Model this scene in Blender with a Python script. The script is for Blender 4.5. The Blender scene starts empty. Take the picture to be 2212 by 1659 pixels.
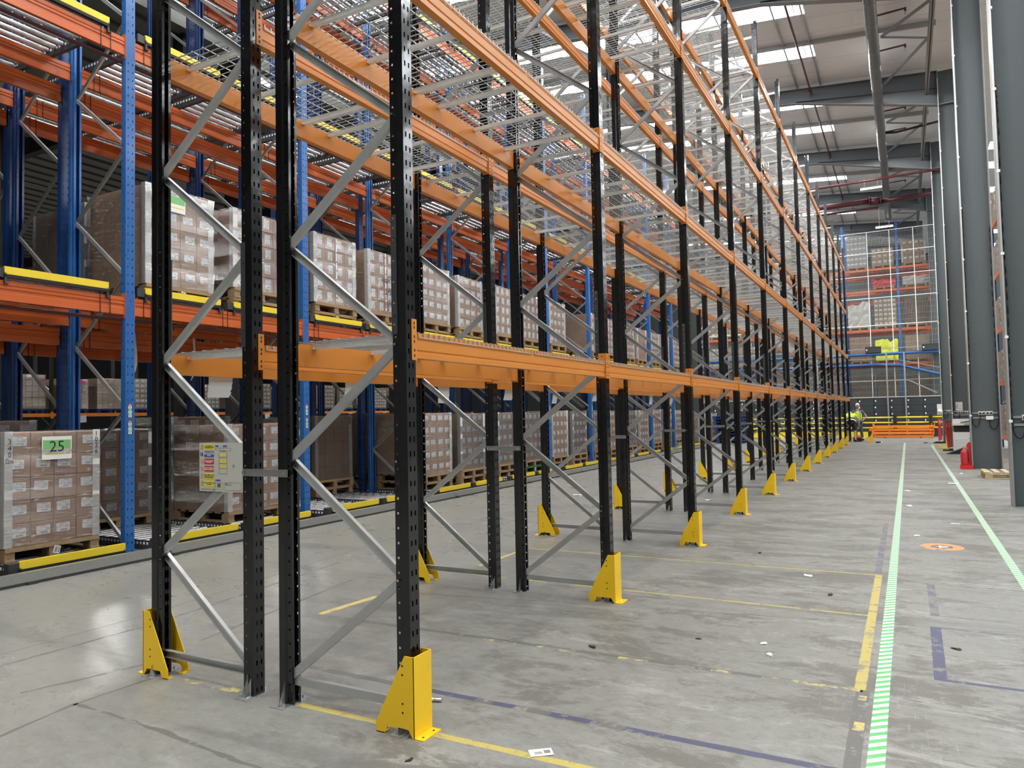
import bpy, math, random
from mathutils import Vector, Matrix, Euler
R = math.radians
random.seed(7)
for _c in (bpy.data.objects, bpy.data.meshes, bpy.data.materials):
    for _o in list(_c): _c.remove(_o)
scn = bpy.context.scene
COL = scn.collection

# ------------------------------------------------------------------ camera
F_PX, YAW, PIT, ROL = 1575.03, .4937, .0423, -.0207
CAM = Vector((2.2188, -2.9974, 1.5754))
fw = Vector((-math.sin(YAW), math.cos(YAW), 0)); rt = Vector((math.cos(YAW), math.sin(YAW), 0)); up = Vector((0, 0, 1))
f2 = fw*math.cos(PIT)+up*math.sin(PIT); u2 = up*math.cos(PIT)-fw*math.sin(PIT)
r3 = rt*math.cos(ROL)+u2*math.sin(ROL); u3 = u2*math.cos(ROL)-rt*math.sin(ROL)
cd = bpy.data.cameras.new('camera'); cam = bpy.data.objects.new('camera', cd); COL.objects.link(cam)
M = Matrix((r3, u3, -f2)).transposed().to_4x4(); M.translation = CAM
cam.matrix_world = M
cd.sensor_width = 36.0; cd.lens = F_PX*36.0/2212.0; cd.clip_end = 400; cd.clip_start = .05
scn.camera = cam

# ------------------------------------------------------------------ world, lights, exposure
w = bpy.data.worlds.new('world'); scn.world = w; w.use_nodes = True
bg = w.node_tree.nodes['Background']; bg.inputs[0].default_value = (.86, .93, 1, 1); bg.inputs[1].default_value = .5
def area(name, loc, sx, sy, energy, col=(1, 1, 1), rot=(0, 0, 0)):
    l = bpy.data.lights.new(name, 'AREA'); l.shape = 'RECTANGLE'; l.size = sx; l.size_y = sy; l.energy = energy; l.color = col
    o = bpy.data.objects.new(name, l); COL.objects.link(o); o.location = loc; o.rotation_euler = rot
    return o
ROOF_Z = lambda x: 13.5+.088*(3.6-x)
BAY = 7.8
# daylight entering through the skylights (one light under every strip)
# (daylight itself comes from the emissive skylight panes built with the roof)
# added fill lights under the roof; no lamps hang there
for y in (-13, -7, 0, 8, 16, 24, 32):
    area('roof_fill_light', (1.4, y, 12.9), 1.4, .4, 330, (1, .98, .93))
    area('roof_fill_light', (-4.0, y+4, 13.6), 1.4, .4, 300, (1, .98, .93))
for x in (-13, -24, -40):
    for y in (4, 14, 24): area('aisle_lamp_light', (x, y, 8.7), 1.4, .3, 120 if x > -20 else 500, (1, .98, .93))
scn.view_settings.view_transform = 'Standard'; scn.view_settings.look = 'None'
scn.view_settings.exposure = .12; scn.view_settings.gamma = 1; scn.view_settings.use_curve_mapping = False
cy = scn.cycles
try:
    cy.max_bounces = 10; cy.diffuse_bounces = 6; cy.glossy_bounces = 4; cy.transparent_max_bounces = 12
    cy.adaptive_threshold = .03; cy.sample_clamp_indirect = 6; cy.use_denoising = True; cy.caustics_reflective = False; cy.caustics_refractive = False
except Exception: pass

# ------------------------------------------------------------------ materials
def new_mat(name):
    m = bpy.data.materials.new(name); m.use_nodes = True
    nt = m.node_tree; nt.nodes.clear()
    out = nt.nodes.new('ShaderNodeOutputMaterial')
    return m, nt, out
def N(nt, t, **kw):
    n = nt.nodes.new(t)
    for k, v in kw.items():
        if k.startswith('i_'):
            key = k[2:]
            key = int(key) if key.isdigit() else key
            n.inputs[key].default_value = v
        else: setattr(n, k, v)
    return n
def rgba(c): return (c[0], c[1], c[2], 1)
def pbr(name, col, rough=.5, metal=0, var=.08, scale=6, bump=0, bscale=60, coat=0, var_s=(1, 1, 1), rvar=.1, spec=.5):
    m, nt, out = new_mat(name); L = nt.links.new
    b = N(nt, 'ShaderNodeBsdfPrincipled'); b.inputs['Metallic'].default_value = metal
    b.inputs['Coat Weight'].default_value = coat; b.inputs['Coat Roughness'].default_value = .12
    b.inputs['Specular IOR Level'].default_value = spec
    tc = N(nt, 'ShaderNodeTexCoord'); mp = N(nt, 'ShaderNodeMapping'); mp.inputs['Scale'].default_value = var_s
    L(tc.outputs['Object'], mp.inputs[0])
    nz = N(nt, 'ShaderNodeTexNoise'); nz.inputs['Scale'].default_value = scale; nz.inputs['Detail'].default_value = 4
    L(mp.outputs[0], nz.inputs['Vector'])
    cr = N(nt, 'ShaderNodeMapRange'); cr.inputs[3].default_value = 1-var; cr.inputs[4].default_value = 1+var
    L(nz.outputs[0], cr.inputs[0])
    mx = N(nt, 'ShaderNodeMix', data_type='RGBA', blend_type='MULTIPLY'); mx.inputs[0].default_value = 1
    mx.inputs[6].default_value = rgba(col); L(cr.outputs[0], mx.inputs[7]); L(mx.outputs[2], b.inputs['Base Color'])
    rr = N(nt, 'ShaderNodeMapRange'); rr.inputs[3].default_value = max(.02, rough-rvar); rr.inputs[4].default_value = min(1, rough+rvar)
    L(nz.outputs[0], rr.inputs[0]); L(rr.outputs[0], b.inputs['Roughness'])
    if bump:
        n2 = N(nt, 'ShaderNodeTexNoise'); n2.inputs['Scale'].default_value = bscale; L(mp.outputs[0], n2.inputs['Vector'])
        bp = N(nt, 'ShaderNodeBump'); bp.inputs['Strength'].default_value = bump; bp.inputs['Distance'].default_value = .01
        L(n2.outputs[0], bp.inputs['Height']); L(bp.outputs[0], b.inputs['Normal'])
    L(b.outputs[0], out.inputs[0]); return m
def emit(name, col, s):
    m, nt, out = new_mat(name); e = N(nt, 'ShaderNodeEmission'); e.inputs[0].default_value = rgba(col); e.inputs[1].default_value = s
    nt.links.new(e.outputs[0], out.inputs[0]); return m
MAT = {}
MAT['black'] = pbr('black_paint', (.004, .004, .005), .13, 0, .3, 5, .16, 8, coat=0, rvar=.05, spec=.62)
MAT['amber'] = pbr('amber_paint', (.70, .25, .040), .33, 0, .05, 3, .03, 30, coat=.0, spec=.34)
MAT['orange'] = pbr('orange_paint', (.56, .115, .022), .38, 0, .08, 3, coat=.1)
MAT['pile'] = pbr('bright_orange_paint', (.9, .25, .02), .4, 0, .05, 3)
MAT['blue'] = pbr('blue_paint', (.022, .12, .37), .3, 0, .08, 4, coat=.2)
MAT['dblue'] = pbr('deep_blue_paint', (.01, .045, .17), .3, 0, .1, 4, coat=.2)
MAT['galv'] = pbr('galvanised_steel', (.44, .45, .44), .38, .85, .12, 20, var_s=(1, 1, 1))
MAT['zinc'] = pbr('bright_zinc', (.86, .88, .87), .45, .1, .12, 30)
MAT['footsteel'] = pbr('bright_foot_steel', (.55, .56, .56), .3, .75, .12, 30)
MAT['brace'] = pbr('brace_steel', (.46, .47, .465), .33, .55, .14, 9)
MAT['wire'] = pbr('wire_steel', (.48, .49, .49), .4, .4, .05, 9)
MAT['guard'] = pbr('yellow_guard_paint', (.92, .58, .012), .42, 0, .05, 8, .15, 220)
MAT['yellow'] = pbr('yellow_tape', (.82, .62, .03), .45, 0, .06, 5)
MAT['dark'] = pbr('dark_hole', (.008, .008, .008), .7)
MAT['plate'] = pbr('perforated_dark_steel', (.05, .052, .055), .5, .3, .2, 30)
MAT['roller'] = pbr('roller_steel', (.52, .53, .54), .28, .9, .06, 6)
MAT['column'] = pbr('grey_column_paint', (.082, .096, .101), .5, 0, .06, 2)
MAT['rafter'] = pbr('grey_rafter_paint', (.11, .125, .14), .5, 0, .06, 2)
MAT['flange'] = pbr('pale_grey_paint', (.24, .25, .25), .5, 0, .06, 2)
MAT['duct'] = pbr('duct_steel', (.17, .175, .175), .42, .6, .3, 5, var_s=(1, 3, 1))
MAT['redpipe'] = pbr('red_oxide_pipe', (.085, .014, .016), .4, 0, .1, 5)
MAT['red'] = pbr('red_plastic', (.62, .022, .02), .4, 0, .06, 5)
MAT['white'] = pbr('white_plastic', (.82, .82, .8), .45, 0, .04, 5)
MAT['paper'] = pbr('white_paper', (.78, .78, .77), .6, 0, .05, 5)
MAT['cable'] = pbr('black_cable', (.008, .008, .008), .5)
MAT['rubber'] = pbr('black_rubber', (.012, .012, .012), .7)
MAT['crate'] = pbr('charcoal_crate_plastic', (.03, .037, .043), .5, 0, .1, 6)
MAT['wood'] = pbr('pallet_wood', (.30, .205, .115), .8, 0, .35, 9, .3, 40, var_s=(1, 4, 4))
MAT['woodpale'] = pbr('fresh_pallet_wood', (.46, .35, .2), .8, 0, .25, 9, .3, 40, var_s=(1, 4, 4))
MAT['green'] = pbr('green_pallet_paint', (.03, .13, .03), .7, 0, .3, 9)
MAT['bluepal'] = pbr('blue_pallet_paint', (.010, .035, .14), .7, 0, .3, 9)
MAT['carton'] = pbr('brown_carton', (.42, .262, .165), .75, 0, .14, 3, .1, 9)
MAT['carton2'] = pbr('tan_carton', (.46, .33, .21), .75, 0, .14, 3, .1, 9)
MAT['board'] = pbr('white_corner_board', (.68, .67, .64), .6, 0, .08, 4)
MAT['roof'] = pbr('roof_liner', (.82, .84, .86), .6, 0, .03, .6)
MAT['mezz'] = pbr('mezzanine_soffit', (.13, .135, .12), .6, 0, .2, 2)
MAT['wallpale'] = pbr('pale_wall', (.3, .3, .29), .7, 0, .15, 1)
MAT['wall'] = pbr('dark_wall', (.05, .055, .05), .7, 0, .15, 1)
MAT['chrome'] = pbr('bright_bolt_steel', (.75, .75, .73), .2, 1)
MAT['skin'] = pbr('skin', (.55, .33, .25), .55)
MAT['hair'] = pbr('white_hair', (.7, .68, .66), .8, 0, .1, 30, .5, 60)
MAT['hivis'] = pbr('hi_vis_yellow', (.62, .85, .05), .7, 0, .1, 12, .2, 30)
MAT['reflect'] = pbr('reflective_tape', (.35, .4, .3), .5)
MAT['jeans'] = pbr('denim', (.035, .075, .13), .8, 0, .2, 20)
MAT['tee'] = pbr('grey_cloth', (.1, .105, .11), .8)
MAT['shorts'] = pbr('black_cloth', (.012, .012, .014), .85)
MAT['lime'] = pbr('yellow_shrink_film', (.75, .8, .04), .45, 0, .1, 8, .5, 20)
MAT['greyfilm'] = pbr('grey_shrink_film', (.42, .4, .36), .3, 0, .25, 12, .8, 14, var_s=(1, 1, 5), coat=.3)
MAT['pink'] = pbr('pink_note', (.8, .06, .25), .6)
MAT['redfilm'] = pbr('red_shrink_film', (.5, .05, .05), .35, 0, .2, 8, .5, 14)
MAT['labelgreen'] = pbr('green_label', (.2, .5, .18), .6)
MAT['ink'] = pbr('black_ink', (.02, .02, .025), .6)
MAT['signblue'] = pbr('sign_blue', (.02, .08, .3), .5)
MAT['signred'] = pbr('sign_red', (.5, .03, .04), .5)
MAT['signyellow'] = pbr('sign_yellow', (.75, .62, .05), .5)
MAT['signboard'] = pbr('sign_board', (.5, .5, .45), .5, 0, .03, 4)
MAT['signgreen'] = pbr('sign_green', (.05, .4, .12), .5)
MAT['sky'] = emit('daylit_skylight', (.93, .97, 1), 13)
MAT['lamp'] = emit('lit_batten', (1, .98, .93), 9)
MAT['pinstripe'] = MAT['reflect']

# printed shipping label: white paper with grey print (flat print)
def mk_label():
    m, nt, out = new_mat('printed_label'); L = nt.links.new
    b = N(nt, 'ShaderNodeBsdfPrincipled'); b.inputs['Roughness'].default_value = .5
    tc = N(nt, 'ShaderNodeTexCoord'); sp = N(nt, 'ShaderNodeSeparateXYZ'); L(tc.outputs['Generated'], sp.inputs[0])
    def rng(sock, a, c):
        g = N(nt, 'ShaderNodeMath', operation='GREATER_THAN'); L(sock, g.inputs[0]); g.inputs[1].default_value = a
        l = N(nt, 'ShaderNodeMath', operation='LESS_THAN'); L(sock, l.inputs[0]); l.inputs[1].default_value = c
        x = N(nt, 'ShaderNodeMath', operation='MULTIPLY'); L(g.outputs[0], x.inputs[0]); L(l.outputs[0], x.inputs[1]); return x.outputs[0]
    def mul(a, c, op='MULTIPLY'):
        x = N(nt, 'ShaderNodeMath', operation=op); L(a, x.inputs[0]); L(c, x.inputs[1]); return x.outputs[0]
    tot = None
    for y0, y1, z0, z1 in ((.3, .75, .84, .92), (.15, .5, .64, .68), (.62, .92, .6, .7), (.12, .5, .46, .5), (.62, .92, .42, .52), (.3, .8, .1, .3)):
        c = mul(rng(sp.outputs[1], y0, y1), rng(sp.outputs[2], z0, z1))
        tot = c if tot is None else mul(tot, c, 'MAXIMUM')
    wv = N(nt, 'ShaderNodeTexNoise'); wv.inputs['Scale'].default_value = 45; L(tc.outputs['Generated'], wv.inputs[0])
    t = N(nt, 'ShaderNodeMath', operation='GREATER_THAN'); L(wv.outputs[0], t.inputs[0]); t.inputs[1].default_value = .47
    tot = mul(tot, t.outputs[0])
    mx = N(nt, 'ShaderNodeMix', data_type='RGBA'); mx.inputs[6].default_value = (.86, .86, .86, 1); mx.inputs[7].default_value = (.25, .25, .27, 1)
    L(tot, mx.inputs[0]); L(mx.outputs[2], b.inputs['Base Color']); L(b.outputs[0], out.inputs[0]); return m
MAT['label'] = mk_label()

# stretch film: mostly clear, glossy creases, plus highlight streaks painted in white diffuse
def mk_film(name, base=.10, amt=.5, dark=0.0):
    m, nt, out = new_mat(name); L = nt.links.new
    tc = N(nt, 'ShaderNodeTexCoord'); mp = N(nt, 'ShaderNodeMapping'); mp.inputs['Scale'].default_value = (3, 3, 14); mp.inputs['Rotation'].default_value = (R(7), R(-5), 0)
    L(tc.outputs['Object'], mp.inputs[0])
    nz = N(nt, 'ShaderNodeTexNoise'); nz.inputs['Scale'].default_value = 3.2; nz.inputs['Detail'].default_value = 6; nz.inputs['Roughness'].default_value = .65; nz.inputs['Distortion'].default_value = .6
    L(mp.outputs[0], nz.inputs[0])
    bp = N(nt, 'ShaderNodeBump'); bp.inputs['Strength'].default_value = 1; bp.inputs['Distance'].default_value = .05; L(nz.outputs[0], bp.inputs['Height'])
    gl = N(nt, 'ShaderNodeBsdfGlossy'); gl.inputs['Roughness'].default_value = .16; gl.inputs['Color'].default_value = (.9, .92, .95, 1); L(bp.outputs[0], gl.inputs['Normal'])
    df = N(nt, 'ShaderNodeBsdfDiffuse'); df.inputs['Color'].default_value = (.8, .8, .78, 1)
    tr = N(nt, 'ShaderNodeBsdfTransparent'); tr.inputs[0].default_value = (1-dark, 1-dark, 1-dark, 1)
    cr = N(nt, 'ShaderNodeValToRGB'); cr.color_ramp.elements[0].position = .56; cr.color_ramp.elements[1].position = .66
    cr.color_ramp.elements[0].color = (base, base, base, 1); cr.color_ramp.elements[1].color = (amt, amt, amt, 1); L(nz.outputs[0], cr.inputs[0])
    fr = N(nt, 'ShaderNodeFresnel'); fr.inputs[0].default_value = 1.45; L(bp.outputs[0], fr.inputs['Normal'])
    m1 = N(nt, 'ShaderNodeMixShader'); L(cr.outputs[0], m1.inputs[0]); L(tr.outputs[0], m1.inputs[1]); L(df.outputs[0], m1.inputs[2])
    fa = N(nt, 'ShaderNodeMath', operation='MULTIPLY_ADD'); L(fr.outputs[0], fa.inputs[0]); fa.inputs[1].default_value = .7; fa.inputs[2].default_value = .015
    m2 = N(nt, 'ShaderNodeMixShader'); L(fa.outputs[0], m2.inputs[0]); L(m1.outputs[0], m2.inputs[1]); L(gl.outputs[0], m2.inputs[2])
    L(m2.outputs[0], out.inputs[0]); return m
MAT['film'] = mk_film('clear_stretch_film', .0, .5)
MAT['filmdark'] = mk_film('smoky_stretch_film', .03, .22, .35)

# concrete floor
def mk_floor():
    m, nt, out = new_mat('worn_concrete'); L = nt.links.new
    b = N(nt, 'ShaderNodeBsdfPrincipled')
    tc = N(nt, 'ShaderNodeTexCoord')
    def noise(scale, detail=6, rough=.6, sc=(1, 1, 1), rot=0, dist=0):
        mp = N(nt, 'ShaderNodeMapping'); mp.inputs['Scale'].default_value = sc; mp.inputs['Rotation'].default_value = (0, 0, rot)
        L(tc.outputs['Object'], mp.inputs[0])
        n = N(nt, 'ShaderNodeTexNoise'); n.inputs['Scale'].default_value = scale; n.inputs['Detail'].default_value = detail; n.inputs['Roughness'].default_value = rough; n.inputs['Distortion'].default_value = dist
        L(mp.outputs[0], n.inputs[0]); return n.outputs[0]
    def rampf(s, a, c, lo=0, hi=1):
        r = N(nt, 'ShaderNodeMapRange'); r.inputs[1].default_value = a; r.inputs[2].default_value = c; r.inputs[3].default_value = lo; r.inputs[4].default_value = hi; r.clamp = True
        L(s, r.inputs[0]); return r.outputs[0]
    def mixc(f, a, c):
        x = N(nt, 'ShaderNodeMix', data_type='RGBA'); L(f, x.inputs[0])
        for i, v in ((6, a), (7, c)):
            if isinstance(v, tuple): x.inputs[i].default_value = rgba(v)
            else: L(v, x.inputs[i])
        return x.outputs[2]
    def mth(op, a, c):
        x = N(nt, 'ShaderNodeMath', operation=op)
        for i, v in ((0, a), (1, c)):
            if isinstance(v, (int, float)): x.inputs[i].default_value = v
            else: L(v, x.inputs[i])
        return x.outputs[0]
    sp = N(nt, 'ShaderNodeSeparateXYZ'); L(tc.outputs['Object'], sp.inputs[0])
    # worn zone (aisle on the right, x > -1) vs polished zone on the left
    wob = mth('MULTIPLY', noise(.6, 3), 1.6)
    worn = rampf(mth('ADD', sp.outputs[0], wob), -1.3, 1.1)
    base = mixc(worn, (.255, .250, .224), (.238, .234, .216))
    big = noise(.55, 5, .6, (1, .7, 1), .2)
    base = mixc(rampf(big, .38, .66, 0, .55), base, (.21, .202, .18))
    sc1 = noise(1.5, 12, .74, (.6, 1.15, 1), .15, .35)
    patch = mth('MULTIPLY', rampf(sc1, .50, .55), mth('MULTIPLY', worn, .8))
    base = mixc(patch, base, (.128, .120, .102))
    sc2 = noise(2.2, 13, .8, (.55, 1.5, 1), -.1, .5)
    lightp = mth('MULTIPLY', rampf(sc2, .545, .585), mth('MULTIPLY', worn, .6))
    base = mixc(lightp, base, (.37, .365, .34))
    dk2 = noise(5, 12, .8, (.5, 1.2, 1), .3, .8); base = mixc(mth('MULTIPLY', rampf(dk2, .56, .62), mth('ADD', mth('MULTIPLY', worn, .45), .12)), base, (.12, .115, .10))
    s3 = noise(26, 5, .75, (.12, 2.6, 1), .5); base = mixc(mth('MULTIPLY', rampf(s3, .58, .68), mth('MULTIPLY', worn, .45)), base, (.11, .11, .10))
    s4 = noise(26, 5, .75, (2.6, .12, 1), .9); base = mixc(mth('MULTIPLY', rampf(s4, .60, .70), mth('MULTIPLY', worn, .5)), base, (.42, .42, .4))
    md = noise(11, 12, .82, (.8, 1.2, 1), .4, .3); base = mixc(rampf(md, .50, .60, 0, .34), base, (.11, .105, .09)); base = mixc(rampf(md, .46, .38, 0, .34), base, (.38, .375, .35))
    sp3 = noise(150, 3, .7); base = mixc(rampf(sp3, .42, .72, .0, .42), base, (.14, .14, .13))
    ty = noise(.9, 5, .6, (.2, 2.4, 1), .12, .6); base = mixc(mth('MULTIPLY', rampf(ty, .55, .62), .38), base, (.12, .12, .115))
    L(base, b.inputs['Base Color'])
    b.inputs['Specular IOR Level'].default_value = .35; rgh = mixc(worn, (.24, .24, .24), (.5, .5, .5)); L(mixc(rampf(sc1, .3, .7, 0, .3), rgh, (.6, .6, .6)), b.inputs['Roughness'])
    bp = N(nt, 'ShaderNodeBump'); bp.inputs['Strength'].default_value = .25; bp.inputs['Distance'].default_value = .004; L(noise(50, 6), bp.inputs['Height']); L(bp.outputs[0], b.inputs['Normal'])
    L(b.outputs[0], out.inputs[0]); return m
MAT['floor'] = mk_floor()

# worn floor tape: colour with chips that let the dark floor show
def mk_tape(name, col, wear=.45, under=(.19, .185, .17)):
    m, nt, out = new_mat(name); L = nt.links.new
    b = N(nt, 'ShaderNodeBsdfPrincipled'); b.inputs['Roughness'].default_value = .6
    tc = N(nt, 'ShaderNodeTexCoord'); nz = N(nt, 'ShaderNodeTexNoise'); nz.inputs['Scale'].default_value = 7; nz.inputs['Detail'].default_value = 9; nz.inputs['Roughness'].default_value = .72
    L(tc.outputs['Object'], nz.inputs[0])
    r = N(nt, 'ShaderNodeMapRange'); r.inputs[1].default_value = wear; r.inputs[2].default_value = wear+.05; L(nz.outputs[0], r.inputs[0])
    n2 = N(nt, 'ShaderNodeTexNoise'); n2.inputs['Scale'].default_value = 60; n2.inputs['Detail'].default_value = 5; L(tc.outputs['Object'], n2.inputs[0])
    r2 = N(nt, 'ShaderNodeMapRange'); r2.inputs[3].default_value = .75; r2.inputs[4].default_value = 1.15; L(n2.outputs[0], r2.inputs[0])
    c = N(nt, 'ShaderNodeMix', data_type='RGBA', blend_type='MULTIPLY'); c.inputs[0].default_value = 1; c.inputs[6].default_value = rgba(col); L(r2.outputs[0], c.inputs[7])
    mx = N(nt, 'ShaderNodeMix', data_type='RGBA'); mx.inputs[6].default_value = rgba(under); L(c.outputs[2], mx.inputs[7]); L(r.outputs[0], mx.inputs[0])
    L(mx.outputs[2], b.inputs['Base Color']); L(b.outputs[0], out.inputs[0]); return m
MAT['tapey'] = mk_tape('worn_yellow_tape', (.47, .38, .11), .40)
MAT['tapey2'] = mk_tape('peeling_yellow_tape', (.5, .42, .15), .5)
MAT['tapeb'] = mk_tape('worn_blue_tape', (.072, .075, .135), .40)
MAT['tapeb2'] = mk_tape('faded_blue_tape', (.125, .128, .165), .47)
MAT['grime'] = mk_tape('tape_residue', (.135, .13, .12), .38, (.24, .236, .218))
MAT['crack'] = pbr('floor_joint', (.1, .098, .09), .8)
def mk_hatch():
    m, nt, out = new_mat('green_white_hatch'); L = nt.links.new
    b = N(nt, 'ShaderNodeBsdfPrincipled'); b.inputs['Roughness'].default_value = .5
    tc = N(nt, 'ShaderNodeTexCoord'); sp = N(nt, 'ShaderNodeSeparateXYZ'); L(tc.outputs['Object'], sp.inputs[0])
    a = N(nt, 'ShaderNodeMath', operation='MULTIPLY'); L(sp.outputs[0], a.inputs[0]); a.inputs[1].default_value = -.82
    s = N(nt, 'ShaderNodeMath', operation='ADD'); L(sp.outputs[1], s.inputs[0]); L(a.outputs[0], s.inputs[1])
    d = N(nt, 'ShaderNodeMath', operation='DIVIDE'); L(s.outputs[0], d.inputs[0]); d.inputs[1].default_value = .084
    f = N(nt, 'ShaderNodeMath', operation='FRACT'); L(d.outputs[0], f.inputs[0])
    g = N(nt, 'ShaderNodeMath', operation='GREATER_THAN'); L(f.outputs[0], g.inputs[0]); g.inputs[1].default_value = .5
    mx = N(nt, 'ShaderNodeMix', data_type='RGBA'); mx.inputs[6].default_value = (.62, .63, .6, 1); mx.inputs[7].default_value = (.1, .44, .13, 1); L(g.outputs[0], mx.inputs[0])
    nz = N(nt, 'ShaderNodeTexNoise'); nz.inputs['Scale'].default_value = 25; nz.inputs['Detail'].default_value = 8; nz.inputs['Roughness'].default_value = .7; L(tc.outputs['Object'], nz.inputs[0])
    r = N(nt, 'ShaderNodeMapRange'); r.inputs[1].default_value = .56; r.inputs[2].default_value = .66; r.inputs[4].default_value = .6; L(nz.outputs[0], r.inputs[0])
    m2 = N(nt, 'ShaderNodeMix', data_type='RGBA'); L(r.outputs[0], m2.inputs[0]); L(mx.outputs[2], m2.inputs[6]); m2.inputs[7].default_value = (.33, .36, .31, 1)
    # scuffed paler zone further along the aisle
    r2 = N(nt, 'ShaderNodeMapRange'); r2.inputs[1].default_value = 6; r2.inputs[2].default_value = 16; r2.inputs[4].default_value = .65; L(sp.outputs[1], r2.inputs[0])
    m3 = N(nt, 'ShaderNodeMix', data_type='RGBA'); L(r2.outputs[0], m3.inputs[0]); L(m2.outputs[2], m3.inputs[6]); m3.inputs[7].default_value = (.42, .48, .4, 1)
    L(m3.outputs[2], b.inputs['Base Color']); L(b.outputs[0], out.inputs[0]); return m
MAT['hatch'] = mk_hatch()

# ------------------------------------------------------------------ mesh helpers
class G:
    def __init__(s): s.v = []; s.f = []; s.m = []; s.mats = []
    def mi(s, mat):
        if mat not in s.mats: s.mats.append(mat)
        return s.mats.index(mat)
    def poly(s, pts, mat=None):
        n = len(s.v); s.v += [tuple(p) for p in pts]; s.f.append(tuple(range(n, n+len(pts)))); s.m.append(s.mi(mat) if mat else 0); return s
    def box(s, x0, x1, y0, y1, z0, z1, mat=None):
        n = len(s.v)
        s.v += [(x0, y0, z0), (x1, y0, z0), (x1, y1, z0), (x0, y1, z0), (x0, y0, z1), (x1, y0, z1), (x1, y1, z1), (x0, y1, z1)]
        for q in ((0, 3, 2, 1), (4, 5, 6, 7), (0, 1, 5, 4), (1, 2, 6, 5), (2, 3, 7, 6), (3, 0, 4, 7)):
            s.f.append(tuple(n+i for i in q)); s.m.append(s.mi(mat) if mat else 0)
        return s
    def ext(s, prof, p0, p1, upv=(0, 0, 1), caps=True, mat=None, closed=True):
        """extrude a 2-D profile (a: side, b: up) from p0 to p1"""
        p0 = Vector(p0); p1 = Vector(p1); d = (p1-p0).normalized(); u = Vector(upv)
        sd = d.cross(u)
        if sd.length < 1e-4: sd = d.cross(Vector((1, 0, 0)))
        sd.normalize(); u = sd.cross(d).normalized()
        n = len(s.v); k = len(prof); mi = s.mi(mat) if mat else 0
        for p in (p0, p1):
            for a, b in prof: s.v.append(tuple(p+sd*a+u*b))
        for i in range(k if closed else k-1):
            j = (i+1) % k; s.f.append((n+i, n+j, n+k+j, n+k+i)); s.m.append(mi)
        if caps and closed:
            s.f.append(tuple(n+i for i in reversed(range(k)))); s.f.append(tuple(n+k+i for i in range(k))); s.m += [mi, mi]
        return s
    def bar(s, p0, p1, w, h, upv=(0, 0, 1), mat=None):
        return s.ext([(-w/2, -h/2), (w/2, -h/2), (w/2, h/2), (-w/2, h/2)], p0, p1, upv, True, mat)
    def tube(s, p0, p1, r, n=8, mat=None, r2=None, caps=True):
        p0 = Vector(p0); p1 = Vector(p1); d = (p1-p0).normalized()
        a = d.orthogonal().normalized(); b = d.cross(a); r2 = r if r2 is None else r2
        k = len(s.v); mi = s.mi(mat) if mat else 0
        for p, q in ((p0, r), (p1, r2)):
            for i in range(n):
                t = 2*math.pi*i/n; s.v.append(tuple(p+a*math.cos(t)*q+b*math.sin(t)*q))
        for i in range(n):
            j = (i+1) % n; s.f.append((k+i, k+j, k+n+j, k+n+i)); s.m.append(mi)
        if caps: s.f.append(tuple(k+i for i in reversed(range(n)))); s.f.append(tuple(k+n+i for i in range(n))); s.m += [mi, mi]
        return s
    def path(s, pts, r, n=6, mat=None):
        for a, b in zip(pts, pts[1:]): s.tube(a, b, r, n, mat)
        return s
    def lathe(s, prof, c=(0, 0, 0), n=20, mat=None):
        k = len(s.v); mi = s.mi(mat) if mat else 0
        for r, z in prof:
            for i in range(n):
                t = 2*math.pi*i/n; s.v.append((c[0]+r*math.cos(t), c[1]+r*math.sin(t), c[2]+z))
        for j in range(len(prof)-1):
            for i in range(n):
                q = (i+1) % n; s.f.append((k+j*n+i, k+j*n+q, k+(j+1)*n+q, k+(j+1)*n+i)); s.m.append(mi)
        return s
    def xf(s, M, start=0):
        s.v[start:] = [tuple(M @ Vector(v)) for v in s.v[start:]]; return s
    def mesh(s, name, mat=None, smooth=False):
        me = bpy.data.meshes.new(name); me.from_pydata(s.v, [], s.f); me.update()
        if s.mats:
            for m in s.mats: me.materials.append(MAT[m])
            me.polygons.foreach_set('material_index', s.m)
        if mat and not s.mats: me.materials.append(MAT[mat])
        if smooth: me.polygons.foreach_set('use_smooth', [True]*len(me.polygons))
        return me
def ob(name, me, parent=None, loc=None, rz=None, rot=None):
    o = bpy.data.objects.new(name, me); COL.objects.link(o)
    if parent: o.parent = parent
    if loc: o.location = loc
    if rz is not None: o.rotation_euler = (0, 0, rz)
    if rot: o.rotation_euler = rot
    return o
def tag(o, label=None, cat=None, group=None, kind=None):
    if label: o['label'] = label
    if cat: o['category'] = cat
    if group: o['group'] = group
    if kind: o['kind'] = kind
    return o
def thing(name, label, cat, loc=(0, 0, 0), rz=0, group=None):
    o = ob(name, None, None, loc, rz); o.empty_display_size = .1
    return tag(o, label, cat, group)
def dup(root, loc, rz=0, label=None, group=None):
    r = root.copy(); COL.objects.link(r); r.location = loc; r.rotation_euler = (0, 0, rz)
    if label: r['label'] = label
    if group: r['group'] = group
    for ch in KIDS[root.name]:
        c = ch.copy(); COL.objects.link(c); c.parent = r
        for g in KIDS.get(ch.name, ()):
            d = g.copy(); COL.objects.link(d); d.parent = c
    return r
KIDS = {}
def freeze(root):
    KIDS[root.name] = list(root.children)
    for c in root.children: KIDS[c.name] = list(c.children)
    return root
ORD = ['first', 'second', 'third', 'fourth', 'fifth', 'sixth', 'seventh', 'eighth', 'ninth', 'tenth', 'eleventh', 'twelfth', 'thirteenth']
LEV = ['lowest', 'second', 'third', 'top']
def strc(name, me, parent=None, loc=None, rot=None):
    o = ob(name, me, parent, loc, None, rot)
    if not parent: o['kind'] = 'structure'
    return o

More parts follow.
